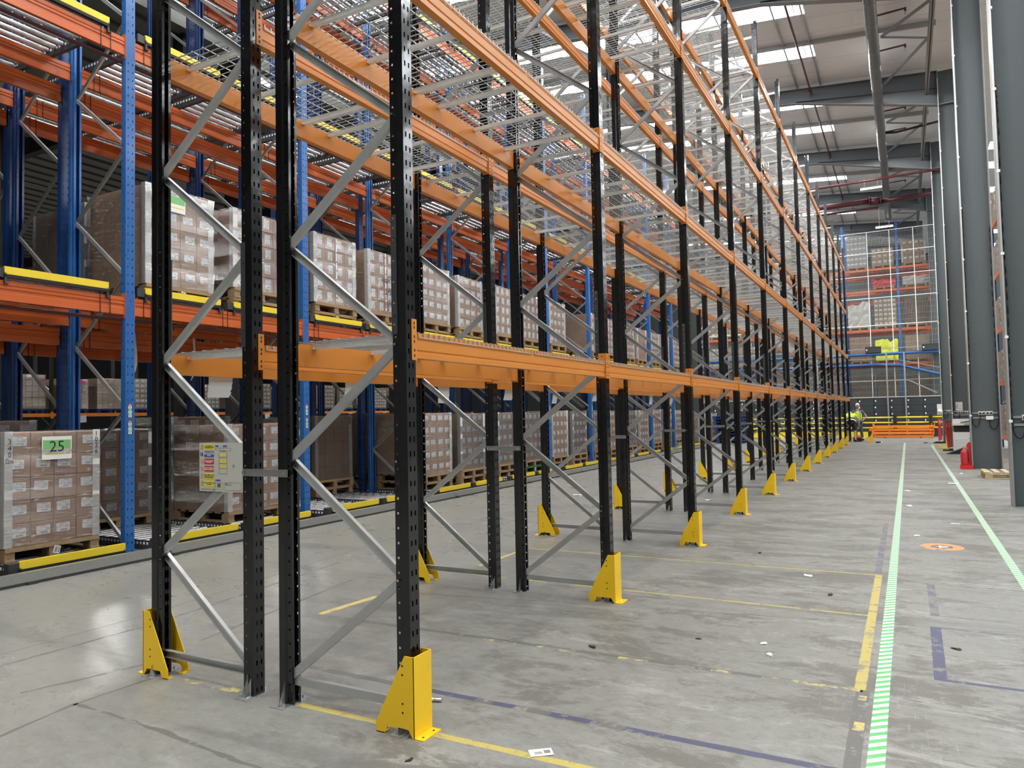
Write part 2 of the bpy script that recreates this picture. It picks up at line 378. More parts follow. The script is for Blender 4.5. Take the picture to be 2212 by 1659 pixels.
# ------------------------------------------------------------------ shell
strc('floor', G().poly([(-75, -16, 0), (26, -16, 0), (26, 62, 0), (-75, 62, 0)]).mesh('floor', 'floor'))
# roof: liner panels between skylight strips, each panel its own slab
def zr(x): return ROOF_Z(x)
roof = ob('ceiling', None); roof['kind'] = 'structure'
edges = []
for k in range(-3, 6):
    for dy in (1.85, 4.95): edges.append(18.5+BAY*k+dy)
ys = [-16]
for e in edges: ys += [e-.55, e+.55]
ys.append(64)
for i in range(0, len(ys)-1, 2):
    g = G(); a, b = ys[i], ys[i+1]
    g.poly([(26, a, zr(26)), (-75, a, zr(-75)), (-75, b, zr(-75)), (26, b, zr(26))])
    g.poly([(26, a, zr(26)+.1), (26, b, zr(26)+.1), (-75, b, zr(-75)+.1), (-75, a, zr(-75)+.1)])
    # shallow ribs of the liner sheet
    y = a+.33
    while y < b:
        g.bar((8.9, y, zr(8.9)-.006), (-30, y, zr(-30)-.006), .02, .012); y += 1.0
    strc('roof_panel', g.mesh('roof_panel', 'roof'), roof)
for e in edges:
    g = G(); a, b = e-.55, e+.55
    g.box(-.05, 6, a, b, -.01, .05).box(20, 26, a, b, -.01, .05); 
    g.v = [(x, y, z+zr(x)) for x, y, z in g.v]
    strc('roof_panel', g.mesh('roof_panel', 'roof'), roof)
    g = G(); g.box(-75, -14.0, a, b, -.01, .05); g.v = [(x, y, z+zr(x)) for x, y, z in g.v]
    strc('roof_panel', g.mesh('roof_panel', 'roof'), roof)
    g = G().box(6, 20, a, b, 0, .03); g.v = [(p[0], p[1], p[2]+zr(p[0])) for p in g.v]
    strc('skylight_pane', g.mesh('skylight_pane', 'sky'), roof)
    g = G(); x = -14.0
    while x < -.1:
        x1 = min(x+1.95, -.05); gg = G().box(x+.02, x1-.02, a, b, .0, .03); gg.v = [(p[0], p[1], p[2]+zr(p[0])) for p in gg.v]
        strc('skylight_pane', gg.mesh('skylight_pane', 'sky'), roof); x = x1
# rafters with haunches at the column line
for n in range(-2, 6):
    y = 18.5+BAY*n
    g = G()
    zt = lambda x: 13.3+.088*(3.6-x)
    top = [(3.62, zt(3.62)), (-1.0, zt(-1.0)), (-60, zt(-60))]
    bot = [(3.62, 12.1), (-1.0, 13.18), (-60, zt(-60)-.55)]
    for (x0, a0), (x1, a1), (_, b0), (_, b1) in ((top[0], top[1], bot[0], bot[1]), (top[1], top[2], bot[1], bot[2])):
        g.poly([(x0, y-.012, b0), (x0, y-.012, a0), (x1, y-.012, a1), (x1, y-.012, b1)], 'rafter')
        g.poly([(x0, y+.012, b0), (x0, y+.012, a0), (x1, y+.012, a1), (x1, y+.012, b1)], 'rafter')
        g.bar((x0, y, a0), (x1, y, a1), .22, .02, mat='rafter'); g.bar((x0, y, b0), (x1, y, b1), .22, .02, mat='flange')
    g.bar((3.62, y, 12.72), (-1.0, y, 13.24), .2, .02, mat='rafter')
    strc('trim_rafter', g.mesh('rafter'), None)
    # secondary purlin mid bay along the slope
    g = G().ext([(-.03, -.08), (.03, -.08), (.03, -.07), (-.02, -.07), (-.02, .08), (-.03, .08)], (3.5, y+4.2, zr(3.5)-.1), (-30, y+4.2, zr(-30)-.1), mat='galv')
    strc('trim_purlin', g.mesh('purlin'))
g = G()
for x in (-.13, -.95, -2.6, -5.2, -7.8, -10.4, -13):
    strc('trim_rail', G().ext([(-.02, -.05), (.03, -.05), (.03, -.04), (-.01, -.04), (-.01, .05), (-.02, .05)], (x, -10, zr(x)-.06), (x, 50, zr(x)-.06)).mesh('roof_rail', 'galv'))
strc('trim_tie_beam', G().box(3.24, 3.36, -10, 50, 12.55, 12.57).box(3.24, 3.36, -10, 50, 12.83, 12.85).box(3.29, 3.31, -10, 50, 12.55, 12.85).mesh('tie_beam', 'flange'))
for n in range(-2, 4):
    y = 18.5+BAY*n
    for a, b, c, d in ((2.2, .3, 3.3, 2.0), (3.3, 2.0, 2.0, 3.6), (2.0, 3.6, 3.3, 4.4), (3.3, 4.4, 2.0, 7.4)):
        strc('trim_brace', G().ext([(-.035, 0), (.035, 0), (.035, .006), (-.029, .006), (-.029, .07), (-.035, .07)], (a, y+b, 13.05), (c, y+d, 13.05)).mesh('wind_brace', 'flange'))
# steel columns
COLY = (10.7, 18.5, 26.3, 34.1, 41.9)
cw = ('nearest', 'second', 'third', 'fourth', 'fifth')
for i, y in enumerate(COLY):
    c = thing('steel_column', f'tall dark grey steel building column, {cw[i]} in the right-hand line', 'column', (3.62, y, 0), 0, 'grey steel columns along the right')
    c['kind'] = 'structure'
    ob('flange', G().box(0, .028, -.15, .15, 0, 13.3).mesh('flange', 'flange'), c)
    ob('flange', G().box(.622, .65, -.15, .15, 0, 13.3).mesh('flange', 'flange'), c)
    ob('web', G().box(.028, .622, -.008, .008, 0, 13.3).mesh('web', 'column'), c)
    ob('cap_stiffener', G().box(.028, .622, -.14, .14, 12.08, 12.1).mesh('cap', 'flange'), c)
# distant walls
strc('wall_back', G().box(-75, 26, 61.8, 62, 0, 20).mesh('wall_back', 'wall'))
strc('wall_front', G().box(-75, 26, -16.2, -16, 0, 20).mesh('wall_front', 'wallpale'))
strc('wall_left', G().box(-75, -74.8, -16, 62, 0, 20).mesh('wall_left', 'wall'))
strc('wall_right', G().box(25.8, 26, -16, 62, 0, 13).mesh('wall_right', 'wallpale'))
# mezzanine behind the flow racking: soffit with ribs, dark steel posts
mz = ob('ceiling_mezzanine', None); mz['kind'] = 'structure'
g = G().box(-73, -9.95, -14, 33, 9.3, 9.55); 
strc('soffit', g.mesh('soffit', 'mezz'), mz)
x = -10.3
while x > -40:
    strc('soffit_rib', G().ext([(-.05, 0), (.05, 0), (.03, -.05), (-.03, -.05)], (x, -14, 9.3), (x, 33, 9.3)).mesh('soffit_rib', 'plate'), mz); x -= .62
for x in (-11.2, -14.6, -18, -22, -26, -30):
    strc('soffit_seam', G().box(x, x+.025, -14, 33, 9.235, 9.245).mesh('seam', 'wire'), mz)
for y in (-8, 0, 8, 16, 24, 32):
    strc('soffit_beam', G().box(-73, -10, y-.1, y+.1, 8.85, 9.3).mesh('soffit_beam', 'rubber'), mz)
for y in (.2, 6.6, 13.4, 20.2, 27):
    strc('mezzanine_post', G().box(-10.42, -10.12, y-.15, y+.15, 0, 9.3).mesh('post', 'rubber'), mz)
    for xx in (-17, -32): strc('mezzanine_post', G().box(xx, xx+.3, y-.15, y+.15, 0, 9.3).mesh('post', 'rubber'), mz)
# ------------------------------------------------------------------ building services
t = thing('ventilation_duct', 'long grey round duct hanging under the roof along the aisle', 'duct', (1.78, 0, 12.5))
ob('duct_pipe', G().tube((0, -8, 0), (0, 44, 0), .165, 20, caps=False).mesh('duct', 'duct', True), t)
for i in range(52):
    y = -7.5+i*1.0+(.22 if i % 3 == 0 else 0)
    if y > 8: ob('band', G().tube((0, y, 0), (0, y+.02, 0), .172, 20).mesh('band', 'flange', True), t)
for y in (12, 16, 20, 24, 28, 32, 36, 40):
    ob('hanger_rod', G().tube((0, y, .165), (0, y, 1.1), .006, 5).mesh('rod', 'galv'), t)
t = thing('sprinkler_pipe', 'dark red sprinkler pipe running lengthways under the skylights', 'pipe', (-.45, 0, 13.45))
ob('pipe_run', G().tube((0, -6, 0), (0, 44, 0), .035, 10).mesh('pr', 'redpipe', True), t)
for n in range(-1, 4): ob('coupling', G().tube((0, 25.8+BAY*n, 0), (0, 26.0+BAY*n, 0), .06, 10).tube((0, 25.9+BAY*n, 0), (0, 25.9+BAY*n, -.25), .03, 8).mesh('cp', 'redpipe', True), t)
for i, y in enumerate((20.4, 22.8, 28.2, 30.6, 36, 38.4)):
    t = thing('sprinkler_branch', f'short red sprinkler branch with drop head beyond the duct, {ORD[i]} from the front', 'pipe', (1.9, y, 12.95), 0, 'sprinkler branches beside the duct')
    ob('branch_pipe', G().tube((0, 0, 0), (.75, 0, .02), .028, 8).tube((.75, 0, .04), (.75, 0, -.06), .032, 8).mesh('bp', 'redpipe', True), t)
    ob('sprinkler_head', G().tube((.75, 0, -.06), (.75, 0, -.14), .014, 8).tube((.75, 0, -.14), (.75, 0, -.15), .03, 10).mesh('sh', 'galv', True), t)
t = thing('red_main_pipe', 'slim red pipe crossing the aisle under the roof', 'pipe', (0, 33.9, 11.98))
ob('pipe_run', G().tube((-2.5, 0, -.05), (4.2, 0, .02), .055, 12).mesh('rp', 'redpipe', True), t)
t = thing('red_main_pipe', 'thick red pipe crossing the aisle with a bulky flanged joint', 'pipe', (0, 38, 12.05))
ob('pipe_run', G().tube((-4, 0, 0), (1.1, 0, 0), .14, 14).tube((1.5, 0, -.1), (4.4, 0, -.02), .11, 14).tube((-4, .3, -.3), (1.4, .3, -.3), .06, 10).mesh('rp', 'redpipe', True), t)
ob('flanged_joint', G().tube((1.0, 0, 0), (1.05, 0, 0), .22, 16).tube((1.05, 0, -.02), (1.5, 0, -.05), .19, 16).tube((1.5, 0, -.05), (1.55, 0, -.05), .23, 16).mesh('fj', 'redpipe', True), t)
t = thing('black_waste_pipe', 'thin black pipe running from the duct to the third column', 'pipe', (0, 29.5, 12.55))
ob('pipe_run', G().tube((1.9, 0, 0), (2.3, 0, -.06), .05, 10).tube((2.3, 0, -.06), (4.3, 0, .12), .045, 10).mesh('bp', 'cable', True), t)
for i, (x, y, z, l) in enumerate(((.6, 38.6, 12.9, 1.0), (1.1, 44, 12.0, .9), (-10.05, 8.0, 9.1, 1.4), (-10.7, 13, 9.1, 1.2), (-13, 20, 9.1, 1.2), (-12.5, 26, 8.9, 1.2), (-30, 16, 5.4, 3.0), (-30, 21, 5.4, 3.0), (-30, 26, 5.4, 3), (-26, 36, 6.2, 3), (-14, 30, 7.5, 2))):
    t = thing('batten_lamp', ('lit batten lamp under the roof near the far mesh fence', 'lit batten lamp behind the top pallets of the far rack', 'lit lamp under the dark soffit behind the nearest blue frames', 'lit lamp under the soffit, behind the second blue bay', 'lit lamp behind the upper cartons, mid way along the blue rack', 'lit lamp far along the dark soffit', 'first of the white lamps over the pallets far behind', 'second of the white lamps over the pallets far behind', 'third of the white lamps over the pallets far behind', 'lit lamp at the far left end of the hall', 'small lit lamp near the end of the mezzanine')[i], 'lamp', (x, y, z))
    alongx = i < 2; top_ = (ROOF_Z(x)-z) if (i < 2 or y > 33) else 9.25-z
    for q in (.2, l-.2): ob('hanger_rod', G().tube((q if alongx else 0, 0 if alongx else q, .06), (q if alongx else 0, 0 if alongx else q, max(.1, top_)), .008, 5).mesh('hg', 'galv'), t)
    if alongx: ob('tube', G().box(0, l, -.06, .06, -.05, 0).mesh('tube', 'lamp'), t); ob('housing', G().box(0, l, -.07, .07, 0, .06).mesh('hs', 'white'), t)
    else: ob('tube', G().box(-.06, .06, 0, l, -.05, 0).mesh('tube', 'lamp'), t); ob('housing', G().box(-.07, .07, 0, l, 0, .06).mesh('hs', 'white'), t)

# ------------------------------------------------------------------ black pallet racking
P = 2.8
NF = 13
FW = .08
HT = 8.97
def upright_mesh(name, w, d, h, pitch, mat, slot=(.011, .028), side_r=.0055, slots_off=.0):
    """omega section with its slotted face at x=0 facing +x, y from 0 to w"""
    g = G()
    y1, y2 = w*.22, w*.22+slot[0]; y3, y4 = w-w*.22-slot[0], w-w*.22
    n = int(h/pitch)
    for i in range(n):
        z0 = i*pitch; za = z0+(pitch-slot[1])*.5; zb = za+slot[1]; z1 = z0+pitch
        yy = [0, y1, y2, y3, y4, w]
        g.poly([(0, 0, z0), (0, w, z0), (0, w, za), (0, 0, za)])
        for a in (0, 2, 4): g.poly([(0, yy[a], za), (0, yy[a+1], za), (0, yy[a+1], zb), (0, yy[a], zb)])
        g.poly([(0, 0, zb), (0, w, zb), (0, w, z1), (0, 0, z1)])
    g.poly([(0, 0, n*pitch), (0, w, n*pitch), (0, w, h), (0, 0, h)])
    for y, s in ((0, 1), (w, -1)):
        g.poly([(0, y, 0), (0, y, h), (-d*.52, y, h), (-d*.52, y, 0)])
        q = y+s*w*.10
        g.poly([(-d*.52, y, 0), (-d*.52, y, h), (-d*.60, q, h), (-d*.60, q, 0)])
        # rear side strip with a row of round holes
        xa, xb = -d*.60, -d; xm = (xa+xb)/2; r = side_r
        for i in range(n):
            z0 = i*pitch; zm = z0+pitch/2; z1 = z0+pitch
            g.poly([(xa, q, z0), (xb, q, z0), (xb, q, zm-r), (xa, q, zm-r)])
            g.poly([(xa, q, zm-r), (xm+r, q, zm-r), (xm+r, q, zm+r), (xa, q, zm+r)])
            g.poly([(xm-r, q, zm-r), (xb, q, zm-r), (xb, q, zm+r), (xm-r, q, zm+r)])
            g.poly([(xa, q, zm+r), (xb, q, zm+r), (xb, q, z1), (xa, q, z1)])
        q2 = y+s*w*.32
        g.poly([(-d, q, 0), (-d, q, h), (-d, q2, h), (-d, q2, 0)])
    return g.mesh(name, mat)
C_PROF = [(-.022, -.012), (.022, -.012), (.022, .014), (.018, .014), (.018, -.008), (-.018, -.008), (-.018, .014), (-.022, .014)]
def brace_mesh(name, p0, p1, flip=1, prof=C_PROF, mat='brace'):
    g = G(); g.ext([(a, b*flip) for a, b in prof], p0, p1, (0, 1, 0)); return g.mesh(name, mat)
UP = upright_mesh('black_upright', FW, .09, HT, .075, 'black')
fr = thing('rack_support', 'x', 'rack frame')
ob('upright', UP, fr); o = ob('upright', UP, fr, (-.9, FW, 0), math.pi)
D1 = brace_mesh('diag_out', (-.84, .032, .15), (-.06, .032, .75), 1)
D2 = brace_mesh('diag_in', (-.06, .048, .75), (-.84, .048, 1.35), -1)
HB = G().ext(C_PROF, (-.86, .04, .13), (-.04, .04, .13), (0, 1, 0)).mesh('horizontal', 'brace')
ob('horizontal_brace', HB, fr)
ob('horizontal_brace', HB, fr, (0, 0, 8.55))
for k in range(7):
    ob('diagonal_brace', D1, fr, (0, 0, 1.2*k))
    if k < 7: ob('diagonal_brace', D2, fr, (0, 0, 1.2*k))
FP = G().box(-.09, .012, -.062, .142, 0, .006)
FPm = FP.poly([(-.075, -.002, .006), (-.02, -.002, .006), (-.02, -.002, .11)], None)
FPm.box(-.02, -.016, -.045, -.002, .006, .012).poly([(-.045, -.05, .007), (-.045, -.004, .007), (-.045, -.004, .13)]).poly([(-.045, .132, .007), (-.045, .084, .007), (-.045, .084, .13)])
FPm.poly([(-.042, -.05, .007), (-.042, -.004, .13), (-.042, -.004, .007)]).poly([(-.042, .132, .007), (-.042, .084, .13), (-.042, .084, .007)])
for y in (-.035, .115): FPm.tube((-.065, y, .006), (-.065, y, .022), .009, 6)
FPm = FPm.mesh('foot', 'footsteel')
ob('foot_plate', FPm, fr); ob('foot_plate', FPm, fr, (-.9, FW, 0), math.pi)
SPL = G().box(-.087, -.052, -.003, .004, 2.0, 2.62)
for z in (2.1, 2.5): SPL.tube((-.07, -.003, z), (-.07, -.008, z), .008, 8, None)
SPLm = SPL.mesh('splice', 'plate')
ob('splice_plate', SPLm, fr); ob('splice_plate', SPLm, fr, (-.9, FW, 0), math.pi)
BLT = G()
for z in [.15, .75, 1.35, 1.95, 2.55, 3.15, .04, .09]+[2.05+.11*i for i in range(6)]: BLT.tube((-.071, .006, z), (-.071, -.004, z), .0065, 6)
ob('bolt_row', BLT.mesh('bolts', 'chrome'), fr); ob('bolt_row', G().xf(Matrix()).mesh('e') if False else BLT.mesh('bolts2', 'chrome'), fr, (-.829*2, 0, 0)) if False else None
freeze(fr)
first = True
for k in range(NF):
    for row in ('right', 'left'):
        lab = f'black upright frame of the {row} rack row, {ORD[k]} from the camera'
        grp = 'black pallet rack frames'
        loc, rz = ((0, k*P, 0), 0) if row == 'right' else ((-2.0, k*P+FW, 0), math.pi)
        if first: fr.location = loc; fr.rotation_euler = (0, 0, rz); tag(fr, lab, 'rack frame', grp); first = False
        else: dup(fr, loc, rz, lab, grp)
# beams
LZ = [2.01, 3.955, 5.985, 7.995]
bm = thing('rack_beam', 'x', 'rack beam')
L0, L1 = FW+.003, P-.003
bp_ = [(-.006, 0), (-.006, -.086), (-.012, -.092), (-.012, -.097), (-.006, -.103), (-.006, -.13), (-.056, -.13), (-.056, 0), (-.038, 0), (-.038, -.004), (-.02, -.004), (-.02, 0)]
g = G().ext(bp_, (0, L0, 0), (0, L1, 0)); ob('beam_bar', g.mesh('beam_bar', 'amber'), bm)
def connector(side):
    g = G()
    if side > 0: ya, yb, ys_ = FW, FW+.005, (.043, FW+.005)
    else: ya, yb, ys_ = P-.005, P, (P-.005, P+.037)
    g.box(-.062, .004, ya, yb, -.142, .07, 'amber'); g.box(0.0015, .0055, ys_[0], ys_[1], -.142, .07, 'amber')
    yc = (ys_[0]+ys_[1])/2
    for z in (.05, .028, -.02, -.045, -.09, -.118): g.box(.0055, .0062, yc-.005, yc+.005, z-.009, z+.006, 'dark')
    yy = yb if side > 0 else ya
    s = .0006*(1 if side > 0 else -1)
    for z in (.045, -.12): g.tube((-.028, yy, z), (-.028, yy+s, z), .006, 8, 'dark')
    if side < 0:
        for z in (.045, -.12): g.tube((-.028, ya-.0006, z), (-.028, ya, z), .006, 8, 'dark')
    return g.mesh('connector')
ob('end_connector', connector(1), bm); ob('end_connector', connector(-1), bm)
freeze(bm)
first = True
for li, z in enumerate(LZ):
    for k in range(NF-1):
        for nm, x, rz in (('aisle side of right row', 0, 0), ('inner side of right row', -.9, math.pi), ('inner side of left row', -1.1, 0), ('outer side of left row', -2.0, math.pi)):
            loc = (x, k*P, z) if rz == 0 else (x, k*P+P+FW, z)
            lab = f'orange rack beam, {LEV[li]} level, {nm}, {ORD[k]} bay from camera'
            if first: bm.location = loc; bm.rotation_euler = (0, 0, rz); tag(bm, lab, 'rack beam', 'orange pallet rack beams'); first = False
            else: dup(bm, loc, rz, lab, 'orange pallet rack beams')
# wire decks
dk = thing('wire_deck', 'x', 'wire deck')
DW = 1.335
g = G(); r = .0026
def wire(g, a, b, flat=r):
    g.bar(a, b, 2*flat, 2*flat)
nw = 27
for i in range(nw):
    y = .01+i*(DW-.02)/(nw-1)
    wire(g, (-.898, y, .004), (-.002, y, .004)); 
    wire(g, (-.0, y, .006), (0, y, -.022)); wire(g, (-.9, y, .006), (-.9, y, -.022))
for x in (-.0, -.9): wire(g, (x+(-.003 if x else .003), .01, -.022), (x+(-.003 if x else .003), DW-.01, -.022))
for j in range(9):
    x = -.05-j*.1; wire(g, (x, .003, .009), (x, DW-.003, .009))
ob('wire_mesh', g.mesh('wire_mesh', 'wire'), dk)
def channel(y):
    g = G(); h = .026
    pr = [(-.021, 0), (-.014, -h), (.014, -h), (.021, 0), (.018, 0), (.012, -h+.003), (-.012, -h+.003), (-.018, 0)]
    g.ext(pr, (-.835, y, 0), (-.065, y, 0))
    for x0, x1 in ((-.835, -.86), (-.065, -.04)):
        g.poly([(x0, y-.021, 0), (x0, y+.021, 0), (x1, y+.03, .0), (x1, y-.03, .0)])
        g.poly([(x0, y-.014, -h), (x0, y+.014, -h), (x1, y+.03, -.002), (x1, y-.03, -.002)])
    return g.mesh('channel', 'zinc')
for y in (.14, .667, 1.195): ob('support_channel', channel(y), dk)
freeze(dk)
first = True
for li, z in enumerate(LZ):
    for k in range(NF-1):
        for row, x in (('right', 0), ('left', -1.1)):
            for h in (0, 1):
                loc = (x, k*P+FW+.02+h*1.355, z)
                lab = f'wire mesh deck, {LEV[li]} level of {row} row, {ORD[k]} bay, {"near" if h == 0 else "far"} half'
                if first: dk.location = loc; tag(dk, lab, 'wire deck', 'galvanised wire decks'); first = False
                else: dup(dk, loc, 0, lab, 'galvanised wire decks')
# row spacers
sp0 = thing('row_spacer', 'x', 'spacer')
ob('spacer_bar', G().ext([(-.02, 0), (.02, 0), (.02, .012), (.017, .012), (.017, .003), (-.017, .003), (-.017, .012), (-.02, .012)], (-1.175, -.001, 1.275), (-.825, -.001, 1.275), (0, -1, 0)).mesh('spacer', 'galv'), sp0)
ob('bolt', G().tube((-1.16, -.012, 1.275), (-1.16, -.02, 1.275), .009, 6).mesh('b', 'chrome'), sp0); ob('bolt', G().tube((-.842, -.012, 1.275), (-.842, -.02, 1.275), .009, 6).mesh('b', 'chrome'), sp0)
freeze(sp0); first = True
for k in range(NF):
    for j, dz in enumerate((0, 3.1, 6.0)):
        lab = f'short steel spacer joining the two black rows, {("low", "mid height", "high")[j]}, {ORD[k]} frames'
        if first: tag(sp0, lab, 'spacer', 'row spacers'); first = False
        else: dup(sp0, (0, k*P, dz), 0, lab, 'row spacers')
# yellow column guards
def guard_mesh():
    g = G(); t = .005
    side = [(.05, 0), (.05, .395), (-.007, .395), (-.185, .055), (-.185, 0), (-.135, 0), (-.113, .042), (.012, .042), (.04, 0)]
    for y in (-.045, .105-t):
        n = len(g.v); k = len(side)
        g.v += [(x, y, z) for x, z in side]+[(x, y+t, z) for x, z in side]
        g.f.append(tuple(range(n, n+k))); g.m.append(g.mi('guard')); g.f.append(tuple(range(n+2*k-1, n+k-1, -1))); g.m.append(0)
        for i in range(k): g.f.append((n+i, n+(i+1) % k, n+k+(i+1) % k, n+k+i)); g.m.append(0)
    g.box(.045, .051, -.045, .105, .0, .395, 'guard')
    g.box(.045, .104, -.045, .105, 0, .006, 'guard')
    for y0, y1 in ((-.045, -.005), (.065, .105)): g.box(-.185, -.135, y0, y1, 0, .005, 'guard')
    for y, s in ((-.0452, -1), (.1052, 1)):
        for z in (.345, .302, .162, .118): g.tube((-.02-.02*0, y, z), (-.02, y+s*.0004, z), .0055, 10, 'dark')
    for y in (-.015, .075): g.tube((.08, y, .006), (.08, y, .0066), .0065, 10, 'dark')
    return g.mesh('guard')
gd = thing('column_guard', 'x', 'column guard')
ob('guard_plate', guard_mesh(), gd)
ob('anchor_bolt', G().tube((-.16, -.02, .005), (-.16, -.02, .018), .009, 6).mesh('ab', 'chrome'), gd); ob('anchor_bolt', G().tube((-.16, .08, .005), (-.16, .08, .018), .009, 6).mesh('ab', 'chrome'), gd)
freeze(gd); first = True
for k in range(NF):
    for row in ('right', 'left'):
        if row == 'right' and k == 12: continue
        loc, rz = ((0, k*P, 0), 0) if row == 'right' else ((-2.0, k*P+FW, 0), math.pi)
        lab = f'yellow steel column guard at the foot of the {ORD[k]} {row} row frame'
        if first: gd.location = loc; gd.rotation_euler = (0, 0, rz); tag(gd, lab, 'column guard', 'yellow column guards'); first = False
        else: dup(gd, loc, rz, lab, 'yellow column guards')
dup(gd, (.86, 33.05, 0), R(0), 'loose yellow column guard standing alone near the orange beam pile')

# white sheets hanging from the left row's outer beams
shp = G()
for i in range(4):
    z0, z1 = -i*.05, -(i+1)*.05; x0, x1 = -.004*i*i*.5, -.004*(i+1)*(i+1)*.5
    shp.poly([(x0, 0, z0), (x0, .21, z0), (x1, .205-.004*i, z1), (x1, .003*i, z1)])
shm = shp.mesh('sheet', 'paper')
for k in range(NF-1):
    for h in (0, 1):
        y = k*P+.46+h*1.42+random.uniform(-.05, .05)
        o = ob('hanging_sheet', shm, None, (-2.012, y, 1.90+random.uniform(-.015, .015)), 0, (0, R(random.uniform(-8, 2)), R(random.uniform(-4, 4))))
        o.scale = (1, random.uniform(.8, 1.05), random.uniform(.6, 1))
        tag(o, f'white paper sheet hanging below the left row beam, {"near" if h == 0 else "far"} half of {ORD[k]} bay', 'paper', 'paper sheets hanging under the lowest beams')

# ------------------------------------------------------------------ text
def text_mesh(body, size, mat, align='CENTER', bold=0.0):
    c = bpy.data.curves.new('txt', 'FONT'); c.body = body; c.size = size; c.align_x = align; c.align_y = 'CENTER'; c.offset = bold; c.extrude = .0002; c.resolution_u = 2; c.space_line = .9
    o = bpy.data.objects.new('txt', c); COL.objects.link(o)
    dg = bpy.context.evaluated_depsgraph_get(); me = bpy.data.meshes.new_from_object(o.evaluated_get(dg))
    bpy.data.objects.remove(o); me.materials.clear(); me.materials.append(MAT[mat]); return me
def text(body, size, mat, parent, loc, rot=(R(90), 0, 0), align='CENTER', bold=0.0, name='lettering'):
    return ob(name, text_mesh(body, size, mat, align, bold), parent, loc, None, rot)
# safety sign board on the left row's first frame: local x right, z up, facing -y
sg = thing('safety_sign', 'white rack safety notice board fixed inside the first black frame', 'sign', (-1.568, .012, 1.155))
SW, SH = .44, .29
g = G().box(0, SW, 0, .004, 0, SH); ob('board', g.mesh('board', 'signboard'), sg)
ys_ = .0
rows = [(.265, 'signyellow', 'tri', 'RACK INSPECTION\nCheck racks weekly for damage\nand report it at once', 'ink', .0068), (.222, 'signblue', 'circ', 'REPORT ALL DAMAGE TO\nTHE RACKING SAFETY\nOFFICER', 'white', .0092), (.178, 'signred', 'no', 'Do not alter or adjust the\nracking without approval\nfrom the supplier', 'white', .0068), (.134, 'signred', 'no', 'DO NOT CLIMB THE\nPALLET RACKING', 'white', .0105), (.090, 'signyellow', 'tri', "Refer to SEMA's Code of\nPractice for the Use of\nStatic Pallet Racking", 'ink', .0088), (.046, 'signyellow', 'tri', 'If in doubt, ALWAYS contact\nthe supplier', 'ink', .0088)]
for z, mt, ic, tx, tc_, sz in rows:
    pn = ob('notice_panel', G().box(.045, .128, -.0012, 0, z-.017, z+.017).mesh('np', mt), sg)
    text(tx, sz, tc_, pn, (.0865, -.0016, z), bold=.0002)
    if ic == 'tri':
        i_ = ob('symbol', G().ext([(-.013, -.012), (.013, -.012), (0, .017)], (.022, 0, z), (.022, -.001, z), mat='ink').ext([(-.010, -.0105), (.010, -.0105), (0, .0125)], (.022, -.001, z), (.022, -.0016, z), mat='signyellow').mesh('sy'), sg)
        text('!', .017, 'ink', i_, (.022, -.002, z-.001), bold=.0004)
    elif ic == 'circ':
        i_ = ob('symbol', G().tube((.022, 0, z), (.022, -.0014, z), .0125, 20, 'signblue').mesh('sy'), sg); text('!', .02, 'white', i_, (.022, -.002, z), bold=.0006)
    else:
        g = G().tube((.022, 0, z), (.022, -.001, z), .0125, 20, 'signred').tube((.022, -.001, z), (.022, -.0013, z), .0103, 20, 'signboard').bar((.014, -.0016, z+.008), (.030, -.0016, z-.008), .0005, .0024, (0, 0, 1), 'signred')
        if z < .15: g.bar((.022, -.0013, z-.007), (.024, -.0013, z+.004), .0004, .002, mat='ink').bar((.019, -.0013, z+.001), (.026, -.0013, z+.002), .0004, .0015, mat='ink').bar((.022, -.0013, z-.002), (.027, -.0013, z-.007), .0004, .0015, mat='ink')
        ob('symbol', g.mesh('sy'), sg)
for x0, x1, z in ((.14, .171, .270), (.205, .243, .270), (.14, .187, .067)):
    ob('header_flash', G().poly([(x0, -.001, z-.004), (x1-.003, -.001, z-.004), (x1, -.001, z+.004), (x0+.003, -.001, z+.004)]).mesh('hf', 'signblue'), sg)
for x0, x1, z0, z1 in ((.14, .19, .245, .259), (.205, .272, .243, .259), (.14, .205, .012, .056), (.22, .36, .01, .055)):
    g = G()
    for a, b, c, d in ((x0, x1, z0, z0+.0006), (x0, x1, z1-.0006, z1), (x0, x0+.0006, z0, z1), (x1-.0006, x1, z0, z1)): g.box(a, b, -.0008, 0, c, d)
    ob('outline', g.mesh('ol', 'ink'), sg)
g = G()
for z in (.217, .179, .149): 
    for x in (.182, .207): g.box(x, x+.024, -.0012, 0, z-.010, z+.010)
ob('load_boxes', g.mesh('lb', 'signyellow'), sg)
g = G().box(.172, .1735, -.0008, 0, .105, .232).box(.240, .2415, -.0008, 0, .105, .232)
for z in (.203, .167, .137, .105): g.box(.172, .2415, -.0008, 0, z, z+.0015)
ob('rack_diagram', g.mesh('rd', 'signblue'), sg)
text('Max load per bay', .0075, 'ink', sg, (.206, -.001, .24)); text('H', .034, 'ink', sg, (.172, -.0012, .036), bold=.0016, name='emblem'); ob('emblem_bar', G().box(.166, .178, -.0018, 0, .033, .039).mesh('eb', 'signred'), sg)
text('This notice should NOT be removed', .0075, 'ink', sg, (.012, -.001, .012), align='LEFT'); text('Supplier\nContact details on file', .0065, 'ink', sg, (.225, -.001, .045), align='LEFT')
for x, z in ((.13, .010), (.298, .155)): ob('screw', G().tube((x, 0, z), (x, -.003, z), .006, 10).mesh('sc', 'chrome'), sg)

